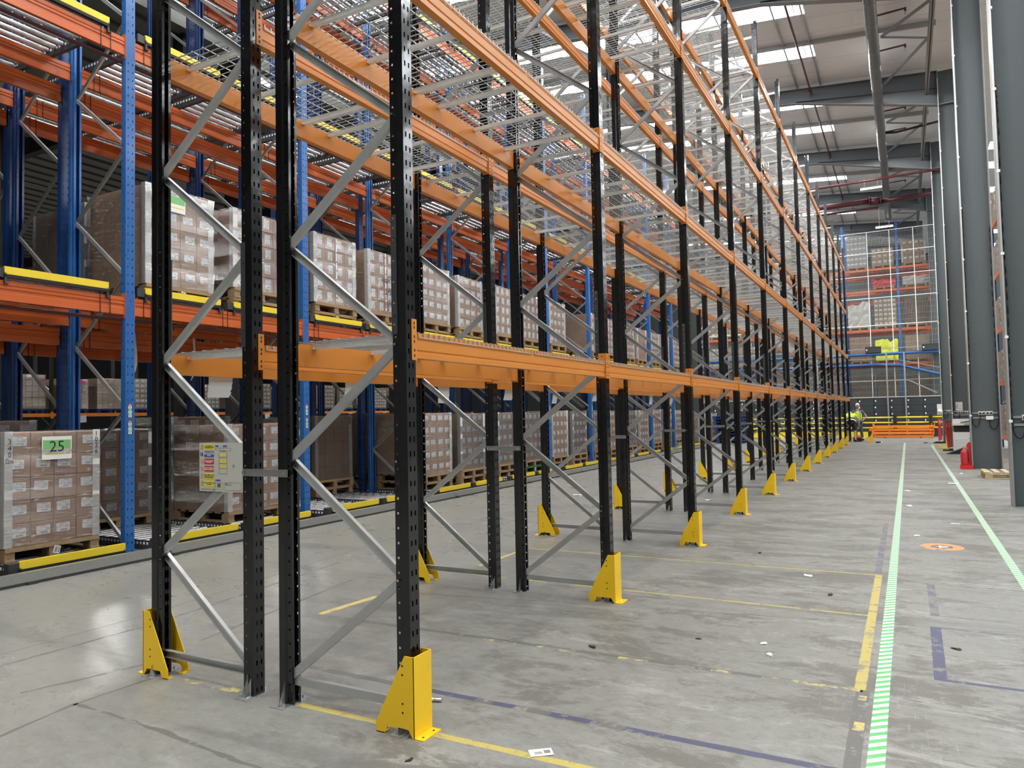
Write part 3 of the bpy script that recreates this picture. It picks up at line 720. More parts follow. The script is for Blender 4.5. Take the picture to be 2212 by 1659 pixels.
# ------------------------------------------------------------------ blue flow racking
BX = -5.95; BP = 2.93; BY0 = 2.46; NB = 11      # frames k = -1 .. 9
BH = 11.2
BUP = upright_mesh('blue_upright', .12, .10, BH, .1, 'blue', (.010, .024), .006)
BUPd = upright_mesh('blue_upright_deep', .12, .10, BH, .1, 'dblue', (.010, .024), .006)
def blue_frame(depth, mesh):
    t = thing('flow_rack_support', 'x', 'rack frame')
    ob('upright', mesh, t); ob('upright', mesh, t, (-depth, .12, 0), math.pi)
    for k in range(6):
        ob('diagonal_brace', brace_mesh('bd', (-depth+.07, .05, .95+1.6*k), (-.07, .05, .15+1.6*k)), t)
        ob('diagonal_brace', brace_mesh('bd', (-.07, .07, 1.75+1.6*k), (-depth+.07, .07, .95+1.6*k), -1), t)
    return freeze(t)
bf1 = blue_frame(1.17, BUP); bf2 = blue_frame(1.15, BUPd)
used = {1: 0, 2: 0}
BO = ['nearest', 'second', 'third', 'fourth', 'fifth', 'sixth', 'seventh', 'eighth', 'ninth', 'tenth', 'eleventh', 'twelfth']
for k in range(-1, 10):
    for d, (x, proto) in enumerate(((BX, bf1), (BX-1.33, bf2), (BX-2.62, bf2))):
        y = BY0+BP*k
        lab = f'blue flow rack frame, {("front", "middle", "rear")[d]} rank, {BO[k+1]} along from the camera'
        i = 1 if d == 0 else 2
        if not used[i]: proto.location = (x, y, 0); tag(proto, lab, 'rack frame', 'blue flow rack frames'); used[i] = 1
        else: dup(proto, (x, y, 0), 0, lab, 'blue flow rack frames')
BL = [3.08, 6.25, 9.40]
bpr = [(0, 0), (0, -.045), (-.008, -.052), (0, -.06), (0, -.085), (-.010, -.095), (-.010, -.12), (0, -.13), (0, -.21), (-.05, -.21), (-.05, 0)]
bb = thing('flow_rack_beam', 'x', 'rack beam')
ob('beam_bar', G().ext(bpr, (0, .125, 0), (0, BP-.005, 0)).mesh('bb', 'orange'), bb)
def bconn(side):
    g = G()
    if side > 0: a, b = .12, .127; c, d = .085, .127
    else: a, b = BP-.007, BP; c, d = BP-.007, BP+.035
    g.box(-.055, .006, a, b, -.25, .05, 'orange').box(.003, .009, c, d, -.25, .05, 'orange')
    for z in (.02, -.045, -.11, -.175): g.tube((.009, (c+d)/2, z), (.0096, (c+d)/2, z), .010, 8, 'dark')
    return g.mesh('bc')
ob('end_connector', bconn(1), bb); ob('end_connector', bconn(-1), bb)
TIE = G().box(.001, .006, 0, .008, -.225, .01).box(-.055, .006, 0, .008, .004, .01).box(.012, .016, .002, .006, -.26, -.2).mesh('tie', 'cable')
for y in (.24, .34, 1.42, 1.5, 2.62, 2.74): ob('cable_tie', TIE, bb, (0, y, 0))
freeze(bb); first = True
bbr = thing('flow_rack_beam', 'x', 'rack beam'); ob('beam_bar', bb.children[0].data, bbr); ob('end_connector', bb.children[1].data, bbr); ob('end_connector', bb.children[2].data, bbr); 
for y in (.3, .38): ob('cable_tie', TIE, bbr, (0, y, 0))
freeze(bbr); first2 = True
LEVB = ('lower', 'middle', 'upper')
for li, z in enumerate(BL):
    for k in range(-1, 9):
        for d, (x, dz) in enumerate(((BX-.012, 0), (BX-1.13, -.05), (BX-1.33, -.28), (BX-2.45, -.1), (BX-2.62, -.32))):
            y = BY0+BP*k
            lab = f'dark orange flow rack beam, {LEVB[li]} level, {("front edge", "second line back", "third line back", "fourth line back", "rearmost line")[d]}, {BO[k+1]} bay'
            pr = bb if d == 0 else bbr
            if d == 0 and first: bb.location = (x, y, z); tag(bb, lab, 'rack beam', 'dark orange flow rack beams'); first = False
            elif d > 0 and first2: bbr.location = (x, y, z+dz); tag(bbr, lab, 'rack beam', 'dark orange flow rack beams'); first2 = False
            else: dup(pr, (x, y, z+dz), 0, lab, 'dark orange flow rack beams')
# roller lanes with yellow end stops
LW = 1.12
rail = G().box(-3.85, 0, 0, .02, -.06, .05, 'plate').box(-3.85, 0, 0, .045, -.065, -.06, 'plate')
for i in range(60): rail.box(-.03-i*.063-.02, -.03-i*.063+.012, -.001, 0.0, .0, .03, 'zinc')
railm = rail.mesh('rail')
rollm = G().tube((0, .03, 0), (0, LW-.03, 0), .032, 10).tube((0, .0, 0), (0, LW, 0), .008, 6).mesh('roll', 'roller', False)
g = G()
NR = 24
for i in range(NR): g.tube((-.12-i*.158, .03, .02), (-.12-i*.158, LW-.03, .02), .032, 8)
rollall = g.mesh('rolls', 'roller')
stopm = G().box(-.03, 0, 0, LW, .035, .115, 'yellow').box(-.05, 0, -.0, LW, .0, .034, 'dark').mesh('stop')
endm = G().box(-.10, -.012, -.10, .03, .0, .10).mesh('end', 'plate')
def lane(full):
    t = thing('roller_lane', 'x', 'roller lane')
    ob('side_rail', railm, t); ob('side_rail', railm, t, (0, LW-.02, 0))
    if full:
        for i in range(NR): ob('roller', rollm, t, (-.12-i*.158, 0, .02))
    else: tag(ob('rollers', rollall, t), kind='stuff')
    ob('end_stop', stopm, t); ob('end_block', endm, t)
    return freeze(t)
lA, lB = lane(True), lane(False); uA = uB = False
for li, z in enumerate([.10]+BL):
    for k in range(-1, 9):
        for h in (0, 1):
            y = BY0+BP*k+.25+h*1.34
            full = k <= 1; x = BX+.02 if li else BX+.34
            zz = z+.03 if li else .10
            lab = f'steel roller lane with yellow end stop, {("ground", "lower", "middle", "upper")[li]} level, {BO[k+1]} bay, {"near" if h == 0 else "far"} lane'
            pr = lA if full else lB
            if full and not uA: lA.location = (x, y, zz); tag(lA, lab, 'roller lane', 'roller lanes of the flow rack'); uA = True
            elif not full and not uB: lB.location = (x, y, zz); tag(lB, lab, 'roller lane', 'roller lanes of the flow rack'); uB = True
            else: dup(pr, (x, y, zz), 0, lab, 'roller lanes of the flow rack')
# red-brown sprinkler line under the front beams
for li, z in enumerate(BL):
    t = thing('rack_sprinkler_pipe', f'dark red pipe behind the {LEVB[li]} front beams of the flow rack', 'pipe', (BX-.12, 0, z-.26))
    ob('pipe_run', G().tube((0, -1, 0), (0, 29, 0), .022, 8).mesh('rs', 'redpipe', True), t)
    for k in range(0, 9): ob('pipe_clip', G().tube((0, BY0+BP*k+.7, 0), (0, BY0+BP*k+.78, 0), .034, 8).tube((0, BY0+BP*k+.74, 0), (0, BY0+BP*k+.74, -.07), .01, 6).mesh('rc', 'redpipe'), t)
# galvanised kerb rail along the rack foot
for i in range(11):
    y0 = -3.5+i*3.1
    t = thing('kerb_rail', f'galvanised floor kerb rail along the blue rack foot, {ORD[i]} length', 'kerb rail', (-5.45, y0, 0), 0, 'galvanised kerb rails')
    ob('channel', G().ext([(-.0, .03), (0, .125), (-.06, .125), (-.06, .118), (-.008, .118), (-.008, .037), (-.06, .037), (-.06, .03)], (0, 0, 0), (0, 3.09, 0)).mesh('kr', 'galv'), t)
    ob('joint_plate', G().box(0, .006, -.04, .04, .045, .11).tube((.006, -.02, .07), (.012, -.02, .07), .008, 6).tube((.006, .02, .07), (.012, .02, .07), .008, 6).mesh('jp', 'galv'), t)
    ob('footing', G().box(-.05, .03, .02, .1, 0, .03).box(-.05, .02, 1.5, 1.6, 0, .03).box(-.04, .0, 0, 3.09, 0, .03).mesh('ft', 'plate'), t)
# barcode stickers on the uprights
stk = G(); z = 0
for mt, h in (('signred', .022), ('paper', .03), ('signgreen', .022), ('paper', .026), ('labelgreen', .02), ('paper', .024)):
    stk.box(0, .001, 0, .045, z-h, z, mt)
    if mt != 'ink':
        for q in range(4): stk.box(.001, .0014, .008+q*.008, .011+q*.008, z-h+.004, z-.004, 'ink' if mt == 'paper' else 'paper')
    z -= h+.003
stkm = stk.mesh('sticker_strip')
for k in range(0, 9):
    for j in (0, 1):
        o = ob('location_sticker', stkm, None, (BX+.001, BY0+BP*k+.038, 1.80-j*.2)); tag(o, f'barcode sticker strip on the {BO[k+1]} front blue upright, {("upper", "lower")[j]} one', 'sticker', 'location sticker strips')

# ------------------------------------------------------------------ wooden pallets and carton stacks
def pallet(name, label, loc, rz=0, mat='wood', full=True, group='wooden pallets', s=(1.2, 1.0), h=.145):
    """front (short side of boards) faces +x; origin at front-centre bottom"""
    t = thing(name, label, 'pallet', loc, rz, group); D, W = s
    gs = []
    for i, y in enumerate((-W/2+.05, 0, W/2-.05)):
        for x in (-.08, -D/2, -D+.08): gs.append(('block', (x-.07, x+.07, y-.05, y+.05, .022, .1)))
    for y in (-W/2+.05, 0, W/2-.05): gs.append(('bottom_board', (-D, 0, y-.05, y+.05, 0, .022)))
    for x in (-.07, -D/2, -D+.07): gs.append(('cross_board', (x-.07, x+.07, -W/2, W/2, .1, .122)))
    for i in range(7):
        x = -.05-i*(D-.1)/6; gs.append(('top_board', (x-.05, x+.05, -W/2, W/2, .122, .144)))
    if full:
        for n, b in gs: ob(n, G().box(*b).mesh(n, mat), t)
    else:
        g = G()
        for n, b in gs: g.box(*b)
        ob('deck_boards', g.mesh('pal', mat), t)
    return t
def pal_protos():
    d = {}
    return d
PALMESH = {}
def pallet_fast(label, loc, mat='wood', group='wooden pallets', rz=0):
    if ('a', mat) not in PALMESH:
        W, D = 1.0, 1.2
        a = G().box(-.15, -.01, -.05, .05, .022, .1); b = G().box(-D, 0, -.05, .05, 0, .022); c = G().box(-.14, 0, -W/2, W/2, .1, .122); e = G().box(-.1, 0, -W/2, W/2, .122, .144)
        PALMESH[('a', mat)] = [x.mesh(n, mat) for n, x in (('block', a), ('runner', b), ('cross', c), ('top', e))]
    A, B, C, E = PALMESH[('a', mat)]; t = thing('wooden_pallet', label, 'pallet', loc, rz, group)
    for y in (-.45, 0, .45):
        ob('bottom_board', B, t, (0, y, 0))
        for x in (0, -.52, -1.04): ob('block', A, t, (x, y, 0))
    for x in (0, -.53, -1.06): ob('cross_board', C, t, (x, 0, 0))
    for i in range(7): ob('top_board', E, t, (-i*.183, 0, 0))
    return t
def pallet_joined(label, loc, mat='wood', group='wooden pallets', rz=0):
    if ('j', mat) not in PALMESH:
        g = G(); D, W = 1.2, 1.0
        for y in (-.45, 0, .45):
            g.box(-D, 0, y-.05, y+.05, 0, .022)
            for x in (-.01, -.53, -1.05): g.box(x-.14, x, y-.05, y+.05, .022, .1)
        for x in (0, -.53, -1.06): g.box(x-.14, x, -.5, .5, .1, .122)
        for i in range(7): g.box(-i*.183-.1, -i*.183, -.5, .5, .122, .144)
        PALMESH[('j', mat)] = g.mesh('pallet', mat)
    t = thing('wooden_pallet', label, 'pallet', loc, rz, group)
    ob('deck_and_blocks', PALMESH[('j', mat)], t); return t
CART = {}
def carton_mesh(d, w_, h, mat):
    key = (round(d, 3), round(w_, 3), round(h, 3), mat)
    if key not in CART:
        b = .006
        g = G(); n = 0
        # box with softened front edges and a proud flap tape
        x0, x1, y0, y1, z0, z1 = -d, 0, -w_/2, w_/2, 0, h
        g.poly([(x1, y0+b, z0+b), (x1, y1-b, z0+b), (x1, y1-b, z1-b), (x1, y0+b, z1-b)])
        g.poly([(x1-b, y0, z0), (x1, y0+b, z0+b), (x1, y0+b, z1-b), (x1-b, y0, z1)]); g.poly([(x1, y1-b, z0+b), (x1-b, y1, z0), (x1-b, y1, z1), (x1, y1-b, z1-b)])
        g.poly([(x1, y0+b, z1-b), (x1, y1-b, z1-b), (x1-b, y1, z1), (x1-b, y0, z1)]); g.poly([(x1-b, y0, z0), (x1-b, y1, z0), (x1, y1-b, z0+b), (x1, y0+b, z0+b)])
        g.poly([(x0, y0, z0), (x1-b, y0, z0), (x1-b, y0, z1), (x0, y0, z1)]); g.poly([(x1-b, y1, z0), (x0, y1, z0), (x0, y1, z1), (x1-b, y1, z1)])
        g.poly([(x0, y0, z1), (x1-b, y0, z1), (x1-b, y1, z1), (x0, y1, z1)]); g.poly([(x0, y1, z0), (x0, y0, z0), (x0, y0, z1), (x0, y1, z1)]); g.poly([(x0, y0, z0), (x0, y1, z0), (x1-b, y1, z0), (x1-b, y0, z0)])
        CART[key] = g.mesh('carton', mat)
    return CART[key]
LABM = G().box(0, .0012, -.072, .072, -.048, .048).mesh('lab', 'label')
LABT = G().box(0, .0012, -.052, .052, -.068, .068).mesh('labt', 'label')
def load(label, loc, W=1.0, H=1.22, nx=4, nz=5, D=1.16, near=True, film='film', mat='carton', tall=False, boards=True, labels=True, lean=0.0, rz=0, group='film-wrapped carton stacks', skip=()):
    t = thing('carton_stack', label, 'carton stack', loc, rz, group)
    cw_ = (W-.02)/nx; ch = H/nz; fd = .32
    cm = carton_mesh(fd, cw_-.004, ch-.003, mat); rnd = random.Random(hash((round(loc[0], 2), round(loc[1], 2), round(loc[2], 2))) & 0xffff)
    g = G()
    for i in range(nz):
        for j in range(nx):
            y = -W/2+.01+cw_*(j+.5)
            c = ob('carton', cm, t, (rnd.uniform(-.006, .004)+lean*i*ch, y+rnd.uniform(-.002, .002), i*ch))
            if labels and (i, j) not in skip:
                ob('address_label', LABT if tall else LABM, c, (.002, rnd.uniform(-.02, .02), ch*.60 if not tall else ch*.55), None, (rnd.uniform(-.05, .05), 0, 0))
    nd = 3; dd = (D-fd-.01)/nd
    for i in range(nz):
        for a in range(nd):
            for j in range(nx):
                if 0 < j < nx-1 and i < nz-1 and a < nd-1: continue
                x1 = -fd-.006-a*dd+rnd.uniform(-.003, .003); y0 = -W/2+.01+cw_*j
                g.box(x1-dd+.004, x1, y0+.002, y0+cw_-.002, i*ch, (i+1)*ch-.003)
    b = ob('cartons_behind', g.mesh('cb', mat), t); b['kind'] = 'stuff'
    if boards:
        for s in (-1, 1):
            y = s*W/2
            bg_ = G().box(.002, .008, min(y, y-s*.075), max(y, y-s*.075), .0, H+.01).box(-.07, .008, min(y, y+s*.006), max(y, y+s*.006), .0, H+.01)
            o = ob('corner_board', bg_.mesh('cbd', 'board'), t); o.rotation_euler = (0, R(rnd.uniform(-.6, .6)), 0)
    # stretch film: loose shell round the four sides
    g = G(); e = .014; n = 10
    for k in range(n):
        z0, z1 = .001+(H+.01)*k/n, .001+(H+.01)*(k+1)/n
        q0 = e+.006*math.sin(k*2.3+loc[1]); q1 = e+.006*math.sin((k+1)*2.3+loc[1])
        ring = lambda q: [(q, -W/2-q), (q, W/2+q), (-D-q, W/2+q), (-D-q, -W/2-q)]
        a, c = ring(q0), ring(q1)
        for i in range(4):
            j = (i+1) % 4; g.poly([(*a[i], z0), (*a[j], z0), (*c[j], z1), (*c[i], z1)])
    ob('stretch_film', g.mesh('film', film), t)
    return t
FX = BX-.05
def put(k, h, lev, d=0, **kw):
    """k bay (-1..8), h lane 0/1, lev 0 ground / 1 lower / 2 / 3, d rank behind"""
    y = BY0+BP*k+.25+h*1.34+LW/2; z = [.152, BL[0]+.082, BL[1]+.082, BL[2]+.082][lev]; x = FX-d*1.27+kw.pop('dx', 0)
    mat = kw.pop('pm', 'wood'); two = kw.pop('two', True)
    ln = 'near' if h == 0 else 'far'; bn = BO[k+1]; ll = ('ground', 'lower', 'middle', 'upper')[lev]; rk = ('front', 'second', 'third')[d]
    near = k <= 2 and d == 0
    pf = pallet_fast if near else pallet_joined
    cm = {'green': 'green', 'bluepal': 'blue'}.get(mat, 'wooden')
    pf(f'{cm} pallet on {ll} rollers, {ln} lane of {bn} bay, {rk} place', (x, y, z), mat, 'pallets in the flow rack'); z += .145
    if two: pf(f'upper of two {cm} pallets, {ll} rollers, {ln} lane, {bn} bay, {rk} place', (x+.01, y+.01, z), 'wood', 'pallets in the flow rack'); z += .145
    lb = kw.pop('label', f'film-wrapped carton stack, {ll} level, {ln} lane of {bn} bay, {rk} place')
    return load(lb, (x-.02, y, z+.002), **kw), (x-.02, y, z)
fl = lambda: random.choice(('film', 'film', 'filmdark'))
# ground level
SK = {(4, 1), (4, 2)}
big, bl_ = put(-1, 1, 0, label='nearest film-wrapped carton stack with green sheet marked 25', two=False, H=1.2, skip=SK, lean=-.0)
put(-1, 1, 0, 1, film='filmdark', H=1.18)
put(-1, 0, 0, 0, H=1.2)
put(0, 0, 0, 1, film='filmdark', H=1.18, two=False, boards=True); put(0, 1, 0, 0, film='film', H=1.22, dx=-.12, two=False); put(0, 1, 0, 1, film='filmdark', H=1.2)
put(1, 0, 0, 1, film='filmdark', H=1.15, labels=False); put(1, 1, 0, 1, film='filmdark', H=1.18, labels=False)
for k in range(2, 9):
    for h in (0, 1):
        put(k, h, 0, 0, H=1.2+random.uniform(-.03, .03), film=fl() if (k, h) != (5, 0) else 'filmdark', pm='green' if (k, h) == (3, 1) else 'wood', lean=-.02 if random.random() < .4 else 0)
for k, h in ((2, 0), (3, 0), (5, 1), (7, 0)): put(k, h, 0, 1, film='filmdark', labels=False)
# lower level
put(0, 0, 1, label='tall film-wrapped carton stack with green sheet above the nearest bay', H=1.26, two=False, skip=SK)
put(0, 0, 1, 1, film='filmdark', H=1.2, two=False, labels=False)
put(-1, 0, 1, 1, film='filmdark', H=1.1, labels=False)
put(0, 1, 1, H=1.12, two=True, tall=True)
put(1, 0, 1, H=1.12, tall=True, two=True, label='upper carton stack with red dotted tape down its front, second bay'); put(1, 1, 1, H=1.10, tall=True, two=True, label='upper carton stack with black handwriting on its front, third bay')
for k in range(2, 9):
    for h in (0, 1):
        if (k, h) in ((4, 1),): continue
        put(k, h, 1, 0, H=1.12+random.uniform(-.04, .04), tall=(k % 2 == 1), labels=(k, h) != (6, 1))
for k, h in ((4, 1), (2, 1), (5, 0), (7, 0)): put(k, h, 1, 1, film='filmdark', labels=False)
# sheets with marks on the two nearest stacks
def sheet25(parent, y, z, word):
    s = ob('green_sheet', G().box(.016, .0175, y-.16, y+.16, z-.125, z+.125, 'paper').box(.0175, .0182, y-.15, y+.15, z-.015, z+.085, 'labelgreen').box(.0175, .0182, y-.13, y+.14, z-.07, z-.058, 'signyellow').mesh('gs'), parent)
    s['label'] = 'white sheet with green panel and handwriting' if word else 'white sheet with green panel and barcode'
    if word: text(word, .17, 'ink', s, (.019, y, z+.01), (R(90), 0, R(90)), name='handwriting')
    else:
        g = G()
        for q in range(9): g.box(.0183, .019, y-.12+q*.017, y-.113+q*.017, z+.09, z+.118)
        ob('barcode', g.mesh('bcd', 'ink'), s)
sheet25(big, .02, 1.02, '25')
up0 = [o for o in bpy.data.objects if o.get('label') == 'tall film-wrapped carton stack with green sheet above the nearest bay'][0]
sheet25(up0, -.1, 1.1, None)
for tx, y, zt_ in (('3 4 0 lbs', -.462, 1.0), ('1 0 2 6', .462, 1.06)):
    o = text('\n'.join(tx.split()), .075, 'ink', big, (.018, y, zt_), (R(90), 0, R(90)), name='handwriting')
st2 = [o for o in bpy.data.objects if str(o.get('label', '')).startswith('upper carton stack with black')][0]
text('2/5\'26', .15, 'ink', st2, (.02, .14, .40), (R(90), 0, R(90)), name='handwriting', bold=.001); text('Pat655', .12, 'ink', st2, (.02, .12, .17), (R(90), 0, R(90)), name='handwriting'); text('HIGH', .10, 'ink', st2, (.02, -.02, .60), (R(90), 0, R(90)), name='handwriting', bold=.002)
st1 = [o for o in bpy.data.objects if str(o.get('label', '')).startswith('upper carton stack with red')][0]
for s_, yy in ((st1, .02), (st2, -.02)):
    g = G().box(.016, .0172, yy-.014, yy+.014, .05, 1.1, 'paper')
    for i in range(7): g.tube((.0172, yy, .12+i*.15), (.0178, yy, .12+i*.15), .013, 10, 'signred')
    ob('dotted_tape', g.mesh('dt'), s_)
for i, (k, h, lv) in enumerate(((-1, 1, 0), (0, 0, 1), (2, 0, 0), (1, 0, 1), (3, 1, 0))):
    y = BY0+BP*k+.25+h*1.34+LW/2; z = [.152, BL[0]+.082][lv]
    o = ob('barcode_tag', G().box(0, .001, -.035, .035, -.04, .04, 'paper').box(.001, .0015, -.026, -.022, -.03, .03, 'ink').box(.001, .0015, -.016, -.008, -.03, .03, 'ink').box(.001, .0015, -.003, .003, -.03, .03, 'ink').box(.001, .0015, .01, .013, -.03, .03, 'ink').box(.001, .0015, .018, .026, -.03, .03, 'ink').mesh('bt'), None, (FX+.004, y+.02, z+.06), None, (R(-15), 0, 0))
    tag(o, f'small barcode tag on the middle block of the pallet, {("ground", "lower")[lv]} level, {BO[k+1]} bay', 'tag', 'barcode tags on pallets')
# torn film strips under the beams
for i, (y, x) in enumerate(((3.35, -7.085), (4.3, -7.085))):
    pts = [(x, y, 2.82), (x+.02, y+.01, 2.5), (x-.01, y+.03, 2.38), (x+.02, y-.01, 2.28), (x, y-.05, 2.18)]
    g = G()
    for j in range(4):
        a, b = pts[j], pts[j+1]; w0, w1 = .012+.01*math.sin(j), .012+.01*math.sin(j+1)
        g.poly([(a[0], a[1]-w0, a[2]), (a[0], a[1]+w0, a[2]), (b[0], b[1]+w1, b[2]), (b[0], b[1]-w1, b[2])])
        g.poly([(a[0]-.003, a[1]+w0, a[2]), (a[0]-.003, a[1]-w0, a[2]), (b[0]-.003, b[1]-w1, b[2]), (b[0]-.003, b[1]+w1, b[2])])
    o = ob('film_strip', g.mesh('strip', 'paper')); tag(o, f'torn white film strip dangling under rear orange beam, {("left", "right")[i]} one', 'film strip')
# ------------------------------------------------------------------ far aisle behind the flow rack (x about -24)
for i in range(9):
    y = 6+i*2.9
    t = thing('far_rack_beam', f'light orange beam of the distant rack behind the blue rack, {ORD[i]} from left', 'rack beam', (-24, y, 1.96), 0, 'beams of the distant rack')
    ob('beam_bar', G().box(-.05, 0, .05, 2.85, -.12, 0).mesh('fb', 'pile'), t); ob('end_connector', G().box(-.05, .01, 0, .05, -.18, .05).mesh('fc', 'pile'), t); ob('end_connector', G().box(-.05, .01, 2.85, 2.9, -.18, .05).mesh('fc', 'pile'), t)
    t = thing('far_rack_support', f'dark upright frame of the distant rack, {ORD[i]} from left', 'rack frame', (-24, y-.05, 0), 0, 'frames of the distant rack')
    ob('upright', G().box(-.09, 0, 0, .1, 0, 6).mesh('fu', 'rubber'), t); ob('upright', G().box(-1.1, -1.0, 0, .1, 0, 6).mesh('fu', 'rubber'), t)
    for j in range(4): ob('diagonal_brace', G().bar((-.05, .05, .3+j*1.2), (-1.05, .05, .9+j*1.2), .03, .03).mesh('fd', 'brace'), t)
    for h in (0, 1):
        yy = y+.75+h*1.4
        if (i, h) in ((3, 1), (6, 0)): continue
        pallet_joined(f'blue pallet on the distant rack beam, {ORD[i]} bay, {"left" if h == 0 else "right"} one', (-24, yy, 1.965), 'bluepal', 'blue pallets on the distant rack')
        s_ = load(f'tan carton stack on the distant rack, {ORD[i]} bay, {"left" if h == 0 else "right"} one', (-24.02, yy, 2.115), W=1.05, H=1.1+random.uniform(-.1, .1), nx=5, nz=6, near=False, mat='carton2', labels=(i > 2), boards=False, group='carton stacks on the distant rack')
        if i < 3 and h == 0 or i == 1: ob('pink_note', G().box(.02, .022, .25, .42, .9, 1.03).mesh('pn', 'pink'), s_)
    o = ob('hanging_sheet', G().box(-.001, .001, 0, .3, -.25, 0).mesh('hs', 'paper'), None, (-23.985, y+.9, 1.86), None, (R(4), 0, 0)); tag(o, f'white sheet under the distant orange beam, {ORD[i]} bay', 'paper', 'sheets on the distant rack')
# lower-left white-topped load behind the nearest stack is part of the second-rank stack above

# ------------------------------------------------------------------ far end of the aisle
# tote crates
def crate_proto(w_=.772, h=.345, d=.5):
    t = thing('tote_crate', 'x', 'crate')
    g = G().box(0, w_-.01, 0, d, 0, .02).box(0, w_-.01, 0, .012, .0, h-.012).box(0, .012, 0, d, 0, h-.012).box(w_-.022, w_-.01, 0, d, 0, h-.012).box(0, w_-.01, d-.012, d, 0, h-.012)
    ob('crate_body', g.mesh('cb', 'crate'), t)
    g = G().box(-.004, w_-.006, -.014, .0, h-.045, h-.014).box(-.004, w_-.006, -.01, 0, .0, .025)
    for i in range(6): g.box(.03+i*(w_-.09)/5, .045+i*(w_-.09)/5, -.01, 0, .02, h-.04)
    ob('rim_and_ribs', g.mesh('rr', 'crate'), t)
    ob('white_sticker', G().box(.04, .10, -.016, -.011, .12, .2).mesh('ws', 'white'), t)
    return freeze(t)
cr = crate_proto(); first = True
for c in range(-12, 5):
    x = .73+c*.775 if c < 3 else 3.12+(c-3)*.78
    if c == 3: x = 3.06
    if c > 3: continue
    n = 6 if c != 3 else 6
    for j in range(n):
        dz = j*.352
        lab = f'charcoal tote crate, {ORD[j]} from the floor in {ORD[(3-c) if (3-c) < 13 else 12]} stack from the right' if (3-c) < 13 else f'charcoal tote crate, {ORD[j]} from the floor in the {["second", "third", "fourth"][min(2, 3-c-13)]} to last leftmost stack'
        loc = (x+(.02 if j % 2 else 0), 40.9+random.uniform(-.01, .01), dz)
        if first: cr.location = loc; tag(cr, lab, 'crate', 'charcoal tote crates stacked behind the barrier'); first = False
        else: dup(cr, loc, 0, lab, 'charcoal tote crates stacked behind the barrier')
# yellow and black barrier
t = thing('safety_barrier', 'yellow three-rail safety barrier with black posts before the crates', 'barrier', (0, 40.1, 0))
for i in range(-5, 3):
    x = 1.72+1.62*i; ob('post', G().box(x-.07, x+.07, -.07, .07, 0, 1.17).box(x-.11, x+.11, -.11, .11, 0, .02).mesh('po', 'rubber'), t)
    for z in (1.03, .76, .49): ob('rail', G().tube((x+.08, 0, z), (x+1.54, 0, z), .042, 10).mesh('ra', 'yellow', True), t)
for i in range(4):
    t = thing('floor_barrier', f'low yellow floor barrier beyond the black rack, {ORD[i]} from left', 'barrier', (-8.2+i*2.2, 38.3, 0), 0, 'low yellow floor barriers')
    ob('bar', G().box(0, 2.1, 0, .12, .06, .34).mesh('ba', 'yellow'), t); ob('foot', G().box(.1, .3, -.05, .17, 0, .06).mesh('fo', 'yellow'), t); ob('foot', G().box(1.8, 2.0, -.05, .17, 0, .06).mesh('fo', 'yellow'), t)
# pile of orange beams
def pile_beam(lab, x, y, z, l, rz=0):
    t = thing('stacked_beam', lab, 'rack beam', (x, y, z), rz, 'orange beams piled on the floor')
    ob('beam_bar', G().box(0, l, -.05, 0, 0, .115).box(0, l, -.052, -.05, .03, .045, None).mesh('pb', 'pile'), t)
    for a in (0, l-.012): ob('end_connector', G().box(a, a+.012, -.09, .03, -.02, .21).box(a-.02 if a == 0 else a, a+.03, -.094, -.088, -.02, .21).mesh('pc', 'pile'), t)
    return t
zz = .03
for i in range(4):
    pile_beam(f'orange beam lying in the front of the floor pile, {("bottom", "second", "third", "top")[i]} one', .72+(.05, -.05, .07, .0)[i], 39.0+(.0, -.05, .02, -.03)[i], zz+i*.165, 2.62)
    pile_beam(f'orange beam lying at the back of the floor pile, {("bottom", "second", "third", "top")[i]} one', .55+(.1, .16, .0, .2)[i], 39.14, zz+i*.165, 2.72)
o = ob('bearer_timber', G().box(0, .1, -.3, .3, 0, .03).mesh('bt', 'rubber'), None, (1.2, 39.05, 0)); tag(o, 'black bearer under the left end of the beam pile', 'bearer'); o = ob('bearer_timber', G().box(0, .1, -.3, .3, 0, .03).mesh('bt', 'rubber'), None, (2.8, 39.05, 0)); tag(o, 'black bearer under the right end of the beam pile', 'bearer')
# mesh fence in front of the end rack
FYc = 41.5
fn = thing('mesh_fence', 'tall galvanised mesh screen in front of the end rack', 'fence', (0, FYc, 0))
fn['kind'] = 'structure'
xs = [-8.1, -7.0, -5.9, -4.8, -3.7, -2.6, -1.5, -.55, .69, 1.79, 2.93, 3.93]
for x in xs: ob('fence_post', G().box(x-.02, x+.02, -.02, .02, 2.1 if x > -1 else 2.1, 11.24).mesh('fp', 'white' if x > 0 else 'galv'), fn)
for z in (2.12, 6.06, 7.57, 8.79, 10.05, 11.23): ob('fence_rail', G().box(-8.1, 3.95, -.022, .018, z-.018, z+.018).mesh('frl', 'white'), fn)
for a, b in zip(xs, xs[1:]):
    g = G(); n = int((b-a)/.075)
    for i in range(1, n): x = a+(b-a)*i/n; g.bar((x, .012, 2.1), (x, .012, 11.2), .006, .006, (0, 1, 0))
    z = 2.4
    while z < 11.2: g.bar((a, .016, z), (b, .016, z), .005, .005); z += .3
    ob('mesh_infill', g.mesh('mi', 'wire'), fn)
ob('side_post', G().box(3.93, 3.99, -.05, .05, 0, 11.3).mesh('spst', 'galv'), fn)
